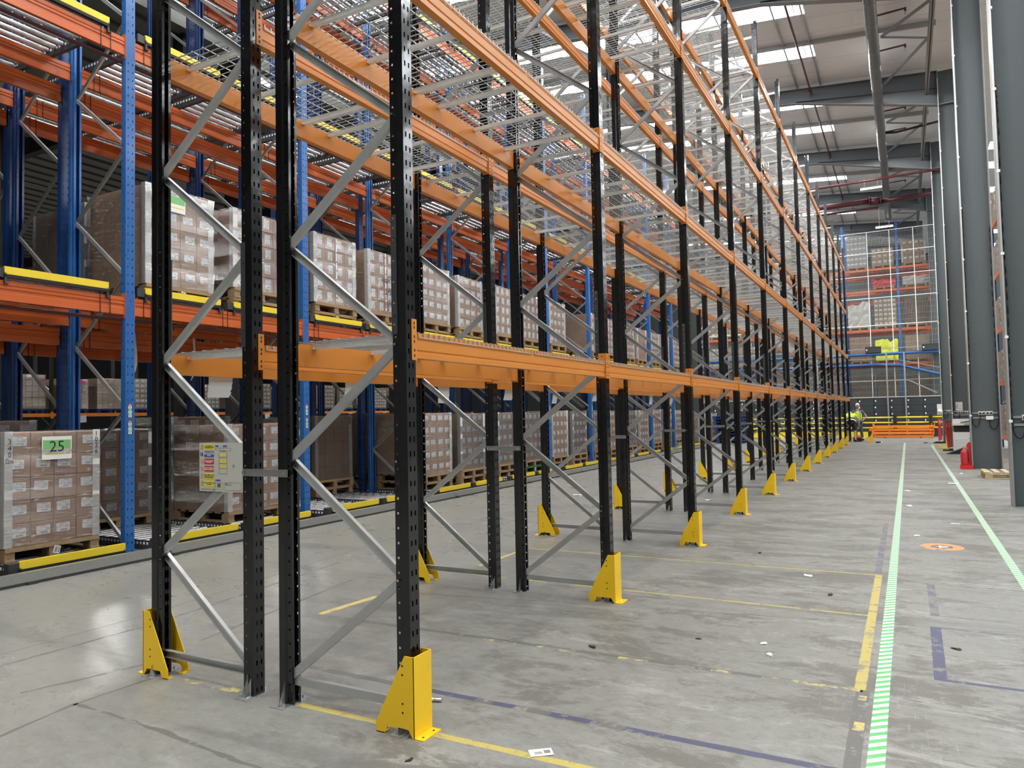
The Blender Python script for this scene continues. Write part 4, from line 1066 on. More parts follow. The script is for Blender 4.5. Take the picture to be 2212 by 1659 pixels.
# end rack behind the fence
EY = 42.4
for d, ey in enumerate((EY, EY+1.25)):
    for i, x in enumerate((-8.9, -6.15, -3.4, -.62, 2.13, 4.9)):
        t = thing('end_rack_support', f'blue upright frame of the end rack, {("front", "back")[d]} line, {ORD[i]} from left', 'rack frame', (x, ey, 0), 0, 'blue frames of the end rack')
        ob('upright', G().box(-.06, .06, 0, .08, 0, 11.9).mesh('eu', 'blue'), t); ob('upright', G().box(-.06, .06, 1.0, 1.08, 0, 11.9).mesh('eu', 'blue'), t)
        for j in range(9): ob('diagonal_brace', G().bar((0, .08, .4+j*1.2), (0, 1.0, 1.0+j*1.2), .03, .03).mesh('eb', 'brace'), t)
    for li, z in enumerate((2.05, 4.02, 5.93, 8.14, 9.35) if d == 0 else (2.05, 4.0, 5.9, 7.7, 9.2)):
        for i, x in enumerate((-8.9, -6.15, -3.4, -.62, 2.13)):
            for e_, yo in enumerate((0, 1.0)):
                t = thing('end_rack_beam', f'orange beam of the end rack, {("front", "back")[d]} line, {("near", "far")[e_]} side, {ORD[li]} level, {ORD[i]} bay from left', 'rack beam', (x, ey+yo, z), 0, 'orange beams of the end rack')
                ob('beam_bar', G().box(.06, 2.69, -.01, .04, -.13, 0).mesh('ebm', 'orange'), t)
def xload(label, x, y, z, W, H, nx, nz, mat='carton2', film='film', boards=False, labels=True, pm='wood'):
    pallet_joined(f'pallet under {label}'[:80], (x+W/2, y, z), pm, 'pallets in the end rack', R(-90))
    return load(label, (x+W/2, y, z+.147), W=W, H=H, nx=nx, nz=nz, mat=mat, film=film, boards=boards, labels=labels, rz=R(-90), near=False, group='loads in the end rack')
E_ = EY-.02
xload('film-wrapped grey carton stack, top level, left end of end rack', -.42, E_, 9.36, 1.05, 1.75, 5, 6, 'greyfilm', labels=True)
xload('low carton stack, top level, middle of end rack', .85, E_, 9.36, 1.1, .95, 4, 3, 'carton2')
xload('brown carton stack with white corner boards, top level, right of end rack', 2.35, E_, 9.36, 1.15, 1.25, 4, 3, 'carton', boards=True)
def film_lump(label, x, y, z, W, D, H, mat, seed=1, pm='wood'):
    """shrink-wrapped soft load: rounded lumpy block"""
    pallet_joined(f'pallet under {label}'[:80], (x+W/2, y, z), pm, 'pallets in the end rack', R(-90))
    g = G(); rnd = random.Random(seed); nx_, nz_ = 9, 6; z += .147
    def pt(u, v, s):  # lumpy front
        return (x+W*u, y+rnd.uniform(-.02, .03), z+H*v)
    top = [H*(.82+.18*rnd.random()) for _ in range(nx_+1)]
    fr_ = [[(x+W*i/nx_+rnd.uniform(-.01, .01), y+rnd.uniform(-.03, .02), z+top[i]*j/nz_) for i in range(nx_+1)] for j in range(nz_+1)]
    for j in range(nz_):
        for i in range(nx_): g.poly([fr_[j][i], fr_[j][i+1], fr_[j+1][i+1], fr_[j+1][i]])
    for i in range(nx_):
        a, b = fr_[nz_][i], fr_[nz_][i+1]; g.poly([a, b, (b[0], y+D, b[2]-.05), (a[0], y+D, a[2]-.05)])
    for i in (0, nx_):
        for j in range(nz_): a, b = fr_[j][i], fr_[j+1][i]; g.poly([a, b, (b[0], y+D, b[2]), (a[0], y+D, a[2])])
    o = ob('wrapped_load', g.mesh('wl', mat, False)); return tag(o, label, 'wrapped load', 'loads in the end rack')
film_lump('red shrink-wrapped load, second level down, middle of end rack', .85, E_, 8.15, 1.15, 1, .42, 'redfilm', 2)
film_lump('lumpy grey film bags, second level down, right of end rack', 2.35, E_, 8.15, 1.3, 1, .5, 'greyfilm', 3)
film_lump('tall glossy grey wrapped load, third level down, left of end rack', -.45, E_, 5.94, 1.15, 1, 1.5, 'greyfilm', 4)
xload('light carton stack with white labels, third level down, middle of end rack', .88, E_, 5.94, 1.12, 1.5, 5, 6)
xload('dark brown carton stack, third level down, right of end rack', 2.35, E_, 5.94, 1.2, 1.45, 4, 5, 'carton', labels=False, film='filmdark')
xload('horizontally banded carton stack, fourth level down, left of end rack', -.42, E_, 4.03, 1.1, 1.35, 4, 6, 'carton', labels=False)
film_lump('bright yellow shrink-wrapped load, fourth level down in end rack', .88, E_, 4.03, 1.12, 1, 1.2, 'lime', 5)
xload('tan carton stack, fourth level down, right of end rack', 2.35, E_, 4.03, 1.15, 1.3, 4, 6, labels=False)
xload('pair of tan carton stacks above the crates, left one', -.4, E_, 2.06, 1.1, 1.2, 3, 4, labels=False, film='filmdark'); xload('tan carton stack above the crates, middle one', .88, E_, 2.06, 1.12, 1.3, 3, 4, labels=False, film='filmdark'); xload('tan carton stack above the crates, right one', 2.35, E_, 2.06, 1.2, 1.1, 3, 4, labels=False, film='filmdark')
for i, x in enumerate((-3.2, -1.9, -6.0, -4.7, -8.7, -7.4)):
    for j, z in enumerate((2.06, 4.03, 5.94, 8.15)):
        if (i+j) % 5 == 4: continue
        xload(f'carton stack behind the black rack, {ORD[i]} column, {ORD[j]} level of end rack', x, E_, z, 1.1, 1.2, 4, 5, ('carton', 'carton2', 'greyfilm')[(i+j) % 3], labels=(i % 2 == 0))
# conveyors in front of the fence
t = thing('upper_conveyor', 'blue-sided conveyor running across above the tote crates', 'conveyor', (0, 41.1, 4.45))
ob('side_frame', G().tube((-8, 0, 0), (4.2, 0, 0), .07, 10).mesh('sf', 'blue', True), t); ob('side_frame', G().tube((-8, .3, 0), (4.2, .3, 0), .07, 10).mesh('sf', 'blue', True), t)
ob('guide_rail', G().box(-8, 4.2, -.02, .02, .28, .31).mesh('gr', 'galv'), t); ob('roller_bed', G().box(-8, 4.2, .02, .28, -.02, .03).mesh('rb', 'zinc'), t)
t = thing('lower_conveyor', 'blue-sided conveyor below, sloping down to the right', 'conveyor', (0, 41.1, 3.82))
for yo in (0, .3): ob('side_frame', G().path([(-8, yo, .06), (.9, yo, .06), (2.1, yo, -.02), (4.0, yo, -.62)], .065, 10).mesh('sf', 'blue', True), t)
ob('guide_rail', G().bar((-8, 0, .4), (1.6, 0, .38), .03, .03).bar((1.6, 0, .38), (4.0, 0, -.25), .03, .03).mesh('gr', 'galv'), t)
t = thing('cable_tray', 'pale galvanised tray bending down towards the fourth column', 'cable tray', (0, 40.79, 2.98))
ob('tray', G().bar((-8, 0, 0), (2.4, 0, .02), .1, .06).bar((2.4, 0, .02), (3.7, 0, -.7), .1, .06).bar((2.5, 0, .05), (4, 0, .05), .06, .03).mesh('tr', 'galv'), t)
for i, x in enumerate((-5.2, -2.0, 1.42, 2.26)):
    o = ob('conveyor_leg', G().box(-.035, .035, -.035, .035, 0, 4.45).box(-.1, .1, -.1, .1, 0, .01).mesh('cl', 'galv')); o.location = (x, 40.72, 0); tag(o, f'galvanised conveyor support leg, {ORD[i]} from left', 'conveyor leg', 'conveyor support legs')
crm = [c.data for c in cr.children]
for i, (x, w_) in enumerate(((.42, 1), (3.12, 1))):
    dup(cr, (x, 41.0, 4.53), 0, ('charcoal tote riding the upper conveyor near the yellow load', 'charcoal tote riding the upper conveyor near the column')[i], 'totes on the conveyor')
# stack of blue pallets beyond the flow rack
for s_ in range(2):
    for j in range(9):
        pallet_joined(f'blue pallet in the {("left", "right")[s_]} empty stack beyond the flow rack, {ORD[j]} from floor', (-4.6-.02*j % 3, 33.0+s_*1.15, j*.146), 'bluepal', 'stacked empty blue pallets')
for i in range(3):
    y = 31.5+i*1.2; pallet_joined(f'pallet on the floor past the flow rack end, {ORD[i]} along', (-6.2, y, .002), 'wood', 'pallets past the flow rack end')
    load(f'white-edged carton stack on the floor past the flow rack, {ORD[i]} along', (-6.22, y, .15), H=1.3, near=False, group='carton stacks past the flow rack')

# ------------------------------------------------------------------ right side: things by the columns
pr = thing('photocopier', 'large white office photocopier standing against the third grey column', 'photocopier', (3.6, 25.2, 0))
ob('cabinet', G().box(0, .62, 0, .6, .06, .70).mesh('cab', 'white'), pr)
for i, (z0, z1) in enumerate(((.34, .44), (.45, .50), (.08, .32))):
    d = ob('paper_drawer', G().box(.01, .61, -.012, 0, z0, z1-.006).mesh('dr', 'white'), pr)
    if i < 2: ob('handle', G().box(.42, .55, -.016, -.011, z0+.03, z0+.05).mesh('hd', 'ink'), d)
ob('output_bay', G().box(.02, .6, .05, .6, .70, .92).mesh('obay', 'rubber'), pr)
ob('scanner_unit', G().box(-.01, .63, -.02, .6, .92, 1.02).mesh('su', 'white'), pr)
ob('document_feeder', G().box(0, .61, .02, .58, 1.02, 1.13).mesh('dfd', 'white'), pr)
ob('paper_tray', G().bar((.2, .1, 1.02), (.62, .1, 1.1), .3, .012, (0, 0, 1)).mesh('pt', 'ink'), pr)
ob('control_panel', G().box(.3, .6, -.06, -.02, .94, .99).mesh('cp', 'reflect'), pr)
for x, y in ((.05, .05), (.57, .05), (.05, .55), (.57, .55)): ob('caster', G().tube((x-.02, y, .03), (x+.02, y, .03), .03, 10).mesh('cs', 'rubber'), pr)
st = thing('extinguisher_stand', 'red plastic extinguisher stand at the foot of the second grey column', 'extinguisher stand', (3.37, 18.25, 0))
ob('tray', G().box(0, .27, -.02, .24, 0, .10).mesh('ty', 'red'), st)
bk = G(); n = 10; pts = [(.17, .10), (.25, .10), (.25, .62), (.225, .66), (.20, .66), (.155, .60), (.15, .55), (.17, .50)]
k = len(bk.v); bk.v += [(x, .17, z) for x, z in pts]+[(x, .22, z) for x, z in pts]; m_ = len(pts)
bk.f.append(tuple(range(m_))); bk.f.append(tuple(range(2*m_-1, m_-1, -1))); bk.m += [0, 0]
for i in range(m_): bk.f.append((i, (i+1) % m_, m_+(i+1) % m_, m_+i)); bk.m.append(0)
ob('back_panel', bk.mesh('bk', 'red'), st)
ex = thing('fire_extinguisher', 'red fire extinguisher with black lever standing on its red tray', 'fire extinguisher', (3.46, 18.33, .10))
ob('cylinder', G().lathe([(0, .0), (.07, .0), (.078, .02), (.078, .30), (.065, .35), (.03, .385), (.022, .40), (0, .40)], n=24).mesh('cyl', 'redpipe' if False else 'signred', True), ex)
ob('valve', G().tube((0, 0, .39), (0, 0, .43), .016, 10).mesh('vl', 'galv', True), ex); ob('lever', G().bar((-.03, 0, .435), (.05, 0, .455), .018, .008).bar((-.03, 0, .425), (.05, 0, .42), .018, .008).mesh('lv', 'rubber'), ex)
ob('hose', G().path([(.02, 0, .42), (.07, -.01, .38), (.09, -.01, .28), (.085, -.01, .08)], .010, 6).mesh('hs', 'rubber', True), ex); ob('instruction_label', G().poly([(-.05, -.0615, .1), (.05, -.0615, .1), (.05, -.0615, .3), (-.05, -.0615, .3)]).poly([(-.04, -.0655, .12), (.04, -.0655, .12), (.04, -.0655, .28), (-.04, -.0655, .28)]).mesh('il', 'signred'), ex)
# sockets and cables on the columns
def double_socket(label, x, y, z):
    t = thing('double_socket', label, 'power socket', (x, y, z))
    ob('face_plate', G().box(0, .146, -.03, 0, 0, .086).mesh('fpl', 'white'), t)
    for a in (.037, .109): ob('plug', G().box(a-.025, a+.025, -.065, -.03, .02, .06).mesh('pg', 'rubber'), t)
    return t
double_socket('white double socket on second column, left one', 3.81, 18.488, 1.335); double_socket('white double socket on second column, right one', 3.965, 18.488, 1.335)
double_socket('white double socket on the nearest column', 3.80, 10.69, 1.33); double_socket('white double socket on the third column beside the notice', 3.80, 26.285, 1.30); double_socket('white double socket on the third column, right one', 4.0, 26.29, 1.30); double_socket('white double socket on the fourth column', 3.80, 34.08, 1.3)
o = ob('switch_box', G().box(0, .15, -.06, 0, 0, .09).mesh('sb', 'white')); o.location = (3.965, 18.488, 1.215); tag(o, 'white spur box below the right socket on second column', 'switch box')
for i, y in enumerate((10.69, 18.49, 26.29, 34.09)):
    for j, z in enumerate((1.38, 1.26)):
        o = ob('cable_trunking', G().box(.03, .62, -.02, 0, -.018, .018).mesh('tk', 'galv')); o.location = (3.62, y, z); tag(o, f'grey metal rail across the {cw[i]} column, {("upper", "lower")[j]} one', 'metal rail', 'metal rails across the columns')
def cable(label, pts, r=.012):
    # smooth catmull-rom path
    P_ = [Vector(p) for p in pts]; out = []
    for i in range(len(P_)-1):
        p0 = P_[max(0, i-1)]; p1 = P_[i]; p2 = P_[i+1]; p3 = P_[min(len(P_)-1, i+2)]
        for s in range(6):
            t = s/6; out.append(.5*((2*p1)+(-p0+p2)*t+(2*p0-5*p1+4*p2-p3)*t*t+(-p0+3*p1-3*p2+p3)*t**3))
    out.append(P_[-1]); o = ob('power_cable', G().path(out, r, 6).mesh('cb', 'cable', True)); return tag(o, label, 'cable', 'black power cables on the columns')
for nm, x0, y in (('nearest', 3.65, 10.66), ('second', 3.65, 18.46), ('third', 3.65, 26.25), ('fourth', 3.65, 34.05)):
    cable(f'black cable down the left flange of the {nm} column looping to its socket', [(x0+.01, y-.09, 6.6), (x0+.02, y-.09, 6.0), (x0+.012, y-.09, 4.5), (x0+.025, y-.09, 3.2), (x0+.012, y-.09, 2.0), (x0+.02, y-.08, 1.25), (x0+.07, y-.04, 1.07), (x0+.15, y-.03, 1.08), (x0+.2, y-.03, 1.3)], .011)
cable('black cable along the right flange of the second column', [(4.225, 18.38, 6.0), (4.215, 18.38, 4.5), (4.225, 18.38, 3), (4.22, 18.38, 1.8), (4.22, 18.4, 1.2), (4.16, 18.43, 1.0), (4.06, 18.45, 1.03), (4.04, 18.46, 1.2)])
for i, y in enumerate((10.52, 18.32, 26.12, 33.92)):
    t = thing('conduit', f'white vertical conduit with clips on the edge of the {cw[i]} column', 'conduit', (3.63, y, 1.0), 0, 'white conduits on the columns')
    ob('conduit_tube', G().tube((0, 0, 0), (0, 0, 12), .012, 8).mesh('cdt', 'white', True), t)
    for q in range(9): ob('clip', G().box(-.016, .03, -.018, .018, .3+q*1.3, .34+q*1.3).mesh('clp', 'white'), t)
o = ob('white_notice', G().box(0, .2, -.002, 0, 0, .29, 'paper').box(.05, .16, -.0026, -.002, .255, .265, 'ink').box(.03, .05, -.0026, -.002, .07, .22, 'signred').box(.07, .17, -.0026, -.002, .06, .07, 'ink').box(.07, .17, -.0026, -.002, .12, .13, 'ink').box(.07, .17, -.0026, -.002, .18, .19, 'ink').mesh('wn')); o.location = (3.74, 26.27, 1.41); tag(o, 'white printed notice taped to the third column above the photocopier', 'notice')
t = thing('white_wall_box', 'white box with round dispenser on the fourth grey column', 'wall box', (3.44, 33.9, 1.2)); ob('box', G().box(0, .18, -.05, .1, 0, .46).mesh('bx', 'white'), t); ob('round_dial', G().tube((.1, -.05, .14), (.1, -.09, .14), .09, 16).mesh('rd', 'white', True), t)
# red barrier boards and yellow feet
def red_board(label, x, y, rz, h=1.0, w_=.9, lean=0):
    t = thing('barrier_board', label, 'barrier board', (x, y, 0), rz)
    g = G().box(0, w_, -.02, .02, .12, h, 'red')
    for i in range(3): g.box(.12+i*.28, .18+i*.28, -.022, .022, h-.22, h-.06, 'white')
    b = ob('board', g.mesh('rb'), t, None, None, (lean, 0, 0)); ob('foot', G().box(.1, .2, -.22, .22, 0, .05).mesh('ft', 'rubber'), t); ob('foot', G().box(w_-.2, w_-.1, -.22, .22, 0, .05).mesh('ft', 'rubber'), t); return t
red_board('red plastic barrier board leaning before the photocopier', 3.50, 26.6, R(72), 1.05, 1.0, R(-6))
red_board('red plastic barrier board beside the end of the orange beam pile', 3.42, 32.6, R(83), 1.03, 1.0)
t = thing('yellow_guard_offcut', 'yellow angled steel guard lying by the red board', 'guard', (3.3, 28.0, 0), R(20)); ob('plate', G().box(0, .3, 0, .08, 0, .04).box(.22, .28, 0, .08, .04, .5).mesh('yp', 'yellow'), t)
o = ob('rubber_ramp', G().ext([(0, 0), (.5, 0), (.5, .2)], (0, 0, 0), (0, .4, 0)).mesh('rmp', 'rubber')); o.location = (3.35, 24.8, 0); tag(o, 'black wedge of rubber lying left of the photocopier', 'ramp')
o = ob('yellow_feet', G().box(0, .35, 0, .08, 0, .05).box(.1, .2, -.1, .2, 0, .05).mesh('yf', 'yellow')); o.location = (3.2, 30.2, 0); tag(o, 'yellow bar on the floor by the far red board', 'bar')
pallet_fast('small pale wooden pallet on the floor between the nearest columns', (3.9+.95, 16.0, .002), 'woodpale', 'pale pallet', 0)
# rack on the far side of the column line
for i, y in enumerate((15.5, 18.3, 21.1, 23.9, 26.7, 29.5)):
    t = thing('side_rack_support', f'blue rack frame beyond the grey columns, {ORD[i]} from the camera', 'rack frame', (5.3, y, 0), 0, 'rack frames beyond the columns')
    ob('upright', G().box(0, .09, 0, .1, 0, 9).mesh('su', 'dblue'), t); ob('upright', G().box(1.0, 1.09, 0, .1, 0, 9).mesh('su', 'dblue'), t)
    for j in range(6): ob('diagonal_brace', G().bar((.05, .05, .3+1.3*j), (1.04, .05, .95+1.3*j), .03, .03).mesh('sd', 'brace'), t)
    if i < 5:
        for li, z in enumerate((.45, 2.4, 4.3, 6.3, 8.2)):
            t = thing('side_rack_beam', f'orange beam beyond the columns, {ORD[li]} level, {ORD[i]} bay', 'rack beam', (5.3, y, z), 0, 'rack beams beyond the columns'); ob('beam_bar', G().box(-.01, .04, .1, 2.8, -.13, 0).mesh('sb', 'orange'), t); ob('rear_bar', G().box(1.04, 1.09, .1, 2.8, -.13, 0).mesh('sb', 'orange'), t)
            if i > 1:
                for h in (0, 1): load(f'carton stack beyond the columns, {ORD[li]} level, {ORD[i]} bay, {("near", "far")[h]} one', (5.32, y+.75+1.35*h, z+.01), H=1.1, near=False, mat='carton2', rz=math.pi, boards=False, labels=(h == 0), group='carton stacks beyond the columns')
# ------------------------------------------------------------------ floor markings (thin tapes)
def strip(name, label, x0, x1, y0, y1, mat, z=.0006, cat='floor tape', group=None, ragged=0, segs=None, skew=0):
    rnd = random.Random(int(abs(x0*977+y0*131)*10)); segs = segs or [(0, 1)]
    root = thing(name, label, cat, (0, 0, 0), 0, group) if len(segs) > 1 else None
    alongx = abs(x1-x0) > abs(y1-y0)
    for a, b in segs:
        g = G(); n = max(1, int((b-a)*(abs(x1-x0) if alongx else abs(y1-y0))/.05)) if ragged else 1
        prev = None
        for i in range(n+1):
            t = a+(b-a)*i/n; r0 = rnd.uniform(-ragged, ragged); r1 = rnd.uniform(-ragged, ragged); off = skew*t
            if alongx: x = x0+(x1-x0)*t; cur = ((x, y0+off+r0), (x, y1+off+r1))
            else: y = y0+(y1-y0)*t; cur = ((x0+off+r0, y), (x1+off+r1, y))
            if prev: g.poly([(*prev[0], z), (*cur[0], z), (*cur[1], z), (*prev[1], z)] if alongx else [(*prev[0], z), (*prev[1], z), (*cur[1], z), (*cur[0], z)])
            prev = cur
        o = ob('tape_piece' if root else name, g.mesh(name, mat), root)
    return root or tag(o, label, cat, group)
strip('floor_tape', 'worn yellow floor tape running from the first black frames to the right', -.80, 1.3, .015, .065, 'tapey', ragged=.003, skew=.02, segs=[(0, .38), (.385, 1)])
strip('floor_tape', 'flaking yellow tape between the first left guard and frame', -1.72, -1.1, .0, .07, 'tapey2', ragged=.012, segs=[(0, .75), (.85, 1)])
strip('floor_tape', 'short yellow tape strip behind the first frames', -2.04, -1.97, 1.5, 2.15, 'tapey', ragged=.003, skew=.06)
strip('floor_tape', 'peeled yellow tape crossing the floor in broken pieces, nearest cross line', -.5, 1.95, 1.46, 1.50, 'tapey2', ragged=.006, skew=.07, segs=[(.0, .12), (.18, .3), (.42, .5), (.57, .62), (.66, .71), (.78, .995)])
strip('tape_residue', 'dark residue left by the peeled nearest cross tape', -1.9, 1.95, 1.455, 1.505, 'grime', .0003, ragged=.004, skew=.07)
strip('floor_tape', 'thin yellow cross tape starting at the second frames', -1.73, 1.94, 3.235, 3.268, 'tapey', ragged=.002, skew=-.06, segs=[(0, .13), (.18, .25), (.33, .42), (.46, 1)])
strip('floor_tape', 'thin yellow cross tape, furthest one with a corner on the right', -1.75, 1.97, 4.695, 4.73, 'tapey', ragged=.002, skew=-.0)
strip('floor_tape', 'short yellow tape running away left of the furthest cross tape', -1.8, -1.75, 3.6, 4.7, 'tapey', ragged=.003)
strip('floor_tape', 'wide yellow tape running beside the green and white line', 1.905, 1.965, 1.56, 4.69, 'tapey', .0007, ragged=.002, skew=.005)
strip('floor_tape', 'last scrap of yellow tape in the dark residue near the green line', 1.93, 1.98, .98, 1.09, 'tapey2', .0008, ragged=.004)
strip('floor_tape', 'curled end of the wide yellow tape', 1.93, 1.975, 1.40, 1.47, 'tapey2', .0008, ragged=.006)
strip('tape_residue', 'dark residue strip continuing towards the camera beside the green line', 1.915, 1.985, -1.6, 1.55, 'grime', .0003, ragged=.002)
strip('hatched_tape', 'green and white striped walkway tape, left line', 1.997, 2.071, -2.6, 33.1, 'hatch', .001, skew=.105)
strip('hatched_tape', 'green and white striped walkway tape, right line', 3.035, 3.11, -2.0, 31.0, 'hatch', .001, skew=.03)
strip('floor_tape', 'faded blue tape running right from behind the first guard', -.7, 2.0, .50, .545, 'tapeb', ragged=.003, skew=-.01, segs=[(.14, .28), (.32, .37), (.45, .55), (.6, 1)])
strip('tape_residue', 'grey residue under the faded blue tape', -1.2, 2.0, .495, .55, 'grime', .0003, ragged=.003, skew=-.01)
strip('floor_tape', 'wide blue tape, near short side of the blue rectangle', 2.305, 2.372, 1.90, 3.06, 'tapeb', ragged=.001, skew=.01)
strip('floor_tape', 'blue tape, near long side of the blue rectangle', 2.34, 4.0, 1.895, 1.935, 'tapeb', ragged=.001, z=.0005)
strip('floor_tape', 'blue tape, far long side of the near blue rectangle', 2.35, 4.0, 3.03, 3.06, 'tapeb2', ragged=.001, z=.0005)
strip('floor_tape', 'blue tape, short side of the farther blue rectangle', 2.325, 2.385, 3.37, 4.49, 'tapeb2', ragged=.001)
strip('floor_tape', 'thin blue line nearest side of the farther blue rectangle', 2.36, 4.0, 3.37, 3.40, 'tapeb2', ragged=.001, z=.0005)
strip('floor_tape', 'thin blue line at the far side of the farther blue rectangle', 2.0, 4.0, 4.49, 4.52, 'tapeb2', ragged=.001, z=.0005)
strip('floor_tape', 'faded blue tape beside the walkway line beyond the yellow corner', 1.90, 1.96, 4.77, 8.2, 'tapeb2', ragged=.002)
# saw-cut joints and rubbed-off tape lines on the left
def joint(label, pts, w_=.006, mat='crack', z=.0004, ragged=0):
    g = G(); rnd = random.Random(len(label))
    for a, b in zip(pts, pts[1:]):
        n = 1 if not ragged else max(2, int((Vector(b)-Vector(a)).length/.07)); A, B = Vector((*a, z)), Vector((*b, z)); d = (B-A).normalized(); s = Vector((-d.y, d.x, 0)); pv = None
        for i in range(n+1):
            p = A+(B-A)*i/n; r0 = rnd.uniform(.2, 1) if ragged else 1; r1 = rnd.uniform(.2, 1) if ragged else 1
            cu = (p+s*w_*r0, p-s*w_*r1)
            if pv: g.poly([pv[0], pv[1], cu[1], cu[0]])
            pv = cu
    o = ob('floor_joint', g.mesh('jt', mat)); o['kind'] = 'structure'; return tag(o, label)
joint('thin saw cut joint', [(-3.36, -3), (-3.31, .94), (-3.84, 5.59), (-3.9, 30)], .004)
joint('rubbed off line', [(-3.1, -1.2), (-3.02, .8), (-3.3, 3.2)], .022, 'grime', .0005, 1)
joint('rubbed off line', [(-2.42, -.55), (-2.19, .14)], .022, 'grime', .0005, 1)
joint('old tape mark', [(-1.86, -1.8), (-1.89, -.92), (-1.96, -.5), (-1.93, -.06)], .022, 'grime', .0005, 1)
joint('old tape mark', [(-1.96, -.5), (-1.2, -.52), (-.61, -.58), (.2, -.6)], .022, 'grime', .0005, 1)
joint('cross joint', [(-5.3, 1.9), (-2.53, 2.24), (1.95, 3.0), (4, 3.3)], .003)
joint('cross joint', [(-5.3, 8.1), (4, 9.4)], .005); joint('cross joint', [(-5.3, 13), (4, 14.0)], .006); joint('cross joint', [(1.0, 4.5), (4, 4.62)], .004)
joint('rubbed off line', [(-2.3, .6), (-2.6, 2.6)], .02, 'grime', .0005, 1)
# faded round floor sign
t = thing('floor_sign', 'faded orange round floor sticker with a white star between walkway lines', 'floor sticker', (2.52, 6.51, .0008))
g = G(); n = 32
g.poly([(.215*math.cos(2*math.pi*i/n), .235*math.sin(2*math.pi*i/n), 0) for i in range(n)]); ob('disc', g.mesh('disc', 'tapey2'), t); t.children[0].data.materials[0] = mk_tape('worn_orange_sticker', (.55, .28, .13), .42)
ob('dark_centre', G().poly([(.11*math.cos(2*math.pi*i/12), .10*math.sin(2*math.pi*i/12), .0004) for i in range(12)]).mesh('dc', 'crack'), t)
ob('star', G().poly([((.10 if i % 2 else .035)*math.cos(math.pi*i/5), (.10 if i % 2 else .035)*math.sin(math.pi*i/5), .0008) for i in range(10)]).mesh('str', 'board'), t)
# paper label on the floor and litter
t = thing('floor_paper', 'white barcode label lying on the worn yellow tape', 'paper label', (.665, .10, .003), R(38))
ob('sheet', G().box(-.055, .055, -.035, .035, 0, .0008).mesh('pl', 'paper'), t); g = G()
for q in range(6): g.box(-.03+q*.006, -.027+q*.006, -.018, .008, .0008, .0012)
for q in range(5): g.box(.015+q*.006, .019+q*.006, -.014, .018, .0008, .0012)
ob('barcode', g.mesh('bcx', 'ink'), t)
def scrap(label, x, y, s, mat, seed):
    rnd = random.Random(seed); g = G(); n = 9
    pts = [(s*(.5+.5*rnd.random())*math.cos(2*math.pi*i/n)*1.6, s*(.3+.5*rnd.random())*math.sin(2*math.pi*i/n), .002+rnd.random()*s*.25) for i in range(n)]
    c = (0, 0, s*.2+.003)
    for i in range(n): g.poly([pts[i], pts[(i+1) % n], c])
    for i in range(n): a, b = pts[i], pts[(i+1) % n]; g.poly([(b[0], b[1], .0012), (a[0], a[1], .0012), (0, 0, .0012)])
    o = ob('litter_scrap', g.mesh('lt', mat)); o.location = (x, y, 0); o.rotation_euler = (0, 0, rnd.uniform(0, 3)); return tag(o, label, 'litter', 'scraps of litter on the floor')
for i, (x, y, s, m_, lb) in enumerate(((1.32, 2.18, .03, 'paper', 'upper white scrap right of the second yellow guard'), (1.39, 1.96, .028, 'paper', 'lower white scrap nearer the camera'), (2.45, 2.57, .028, 'rubber', 'black scrap inside the blue rectangle'), (2.28, 7.2, .05, 'paper', 'crumpled white scrap just past the walkway line'), (1.35, 4.43, .05, 'paper', 'thin white strip near the yellow corner'), (2.2, 10.2, .08, 'paper', 'white film scrap on the walkway line'), (2.18, 12.5, .08, 'paper', 'white film scrap further up the walkway line'), (2.75, 8.4, .04, 'paper', 'small white strip right of the round sticker'), (.75, 5.4, .03, 'rubber', 'black speck beyond the third guard'), (.9, 2.1, .02, 'rubber', 'dark speck on the cross joint'), (.3, 1.63, .03, 'rubber', 'dark scrap on the peeled tape line'), (-3.4, 10, .10, 'paper', 'white film on the floor beside the kerb rail'), (-2.6, 6.2, .07, 'paper', 'white film scrap between the rows and the kerb'), (-.9, 10.0, .07, 'paper', 'white scrap beneath the black rack'), (2.2, -.2, .02, 'paper', 'pale speck near the camera'), (2.6, .15, .025, 'rubber', 'thin dark sliver at lower right'), (.15, -.23, .02, 'rubber', 'black speck at the lower edge'), (3.0, 14.2, .08, 'paper', 'white scrap between the walkway lines and the pallet'), (3.3, 16.8, .07, 'paper', 'torn white scrap near the second column'), (1.6, 3.75, .03, 'rubber', 'small black scrap between cross tapes'))):
    scrap(lb, x, y, s, m_, i+3)
t = thing('anchor_bolt', 'bright steel anchor bolt resting on the floor behind the first right guard', 'bolt', (-.20, .37, .012), R(20))
ob('shaft', G().tube((0, 0, 0), (.11, 0, 0), .010, 12).tube((.075, 0, 0), (.08, 0, 0), .0115, 12).mesh('shf', 'chrome', True), t); ob('bolt_head', G().tube((-.014, 0, 0), (0, 0, 0), .015, 6).mesh('bhd', 'chrome'), t)

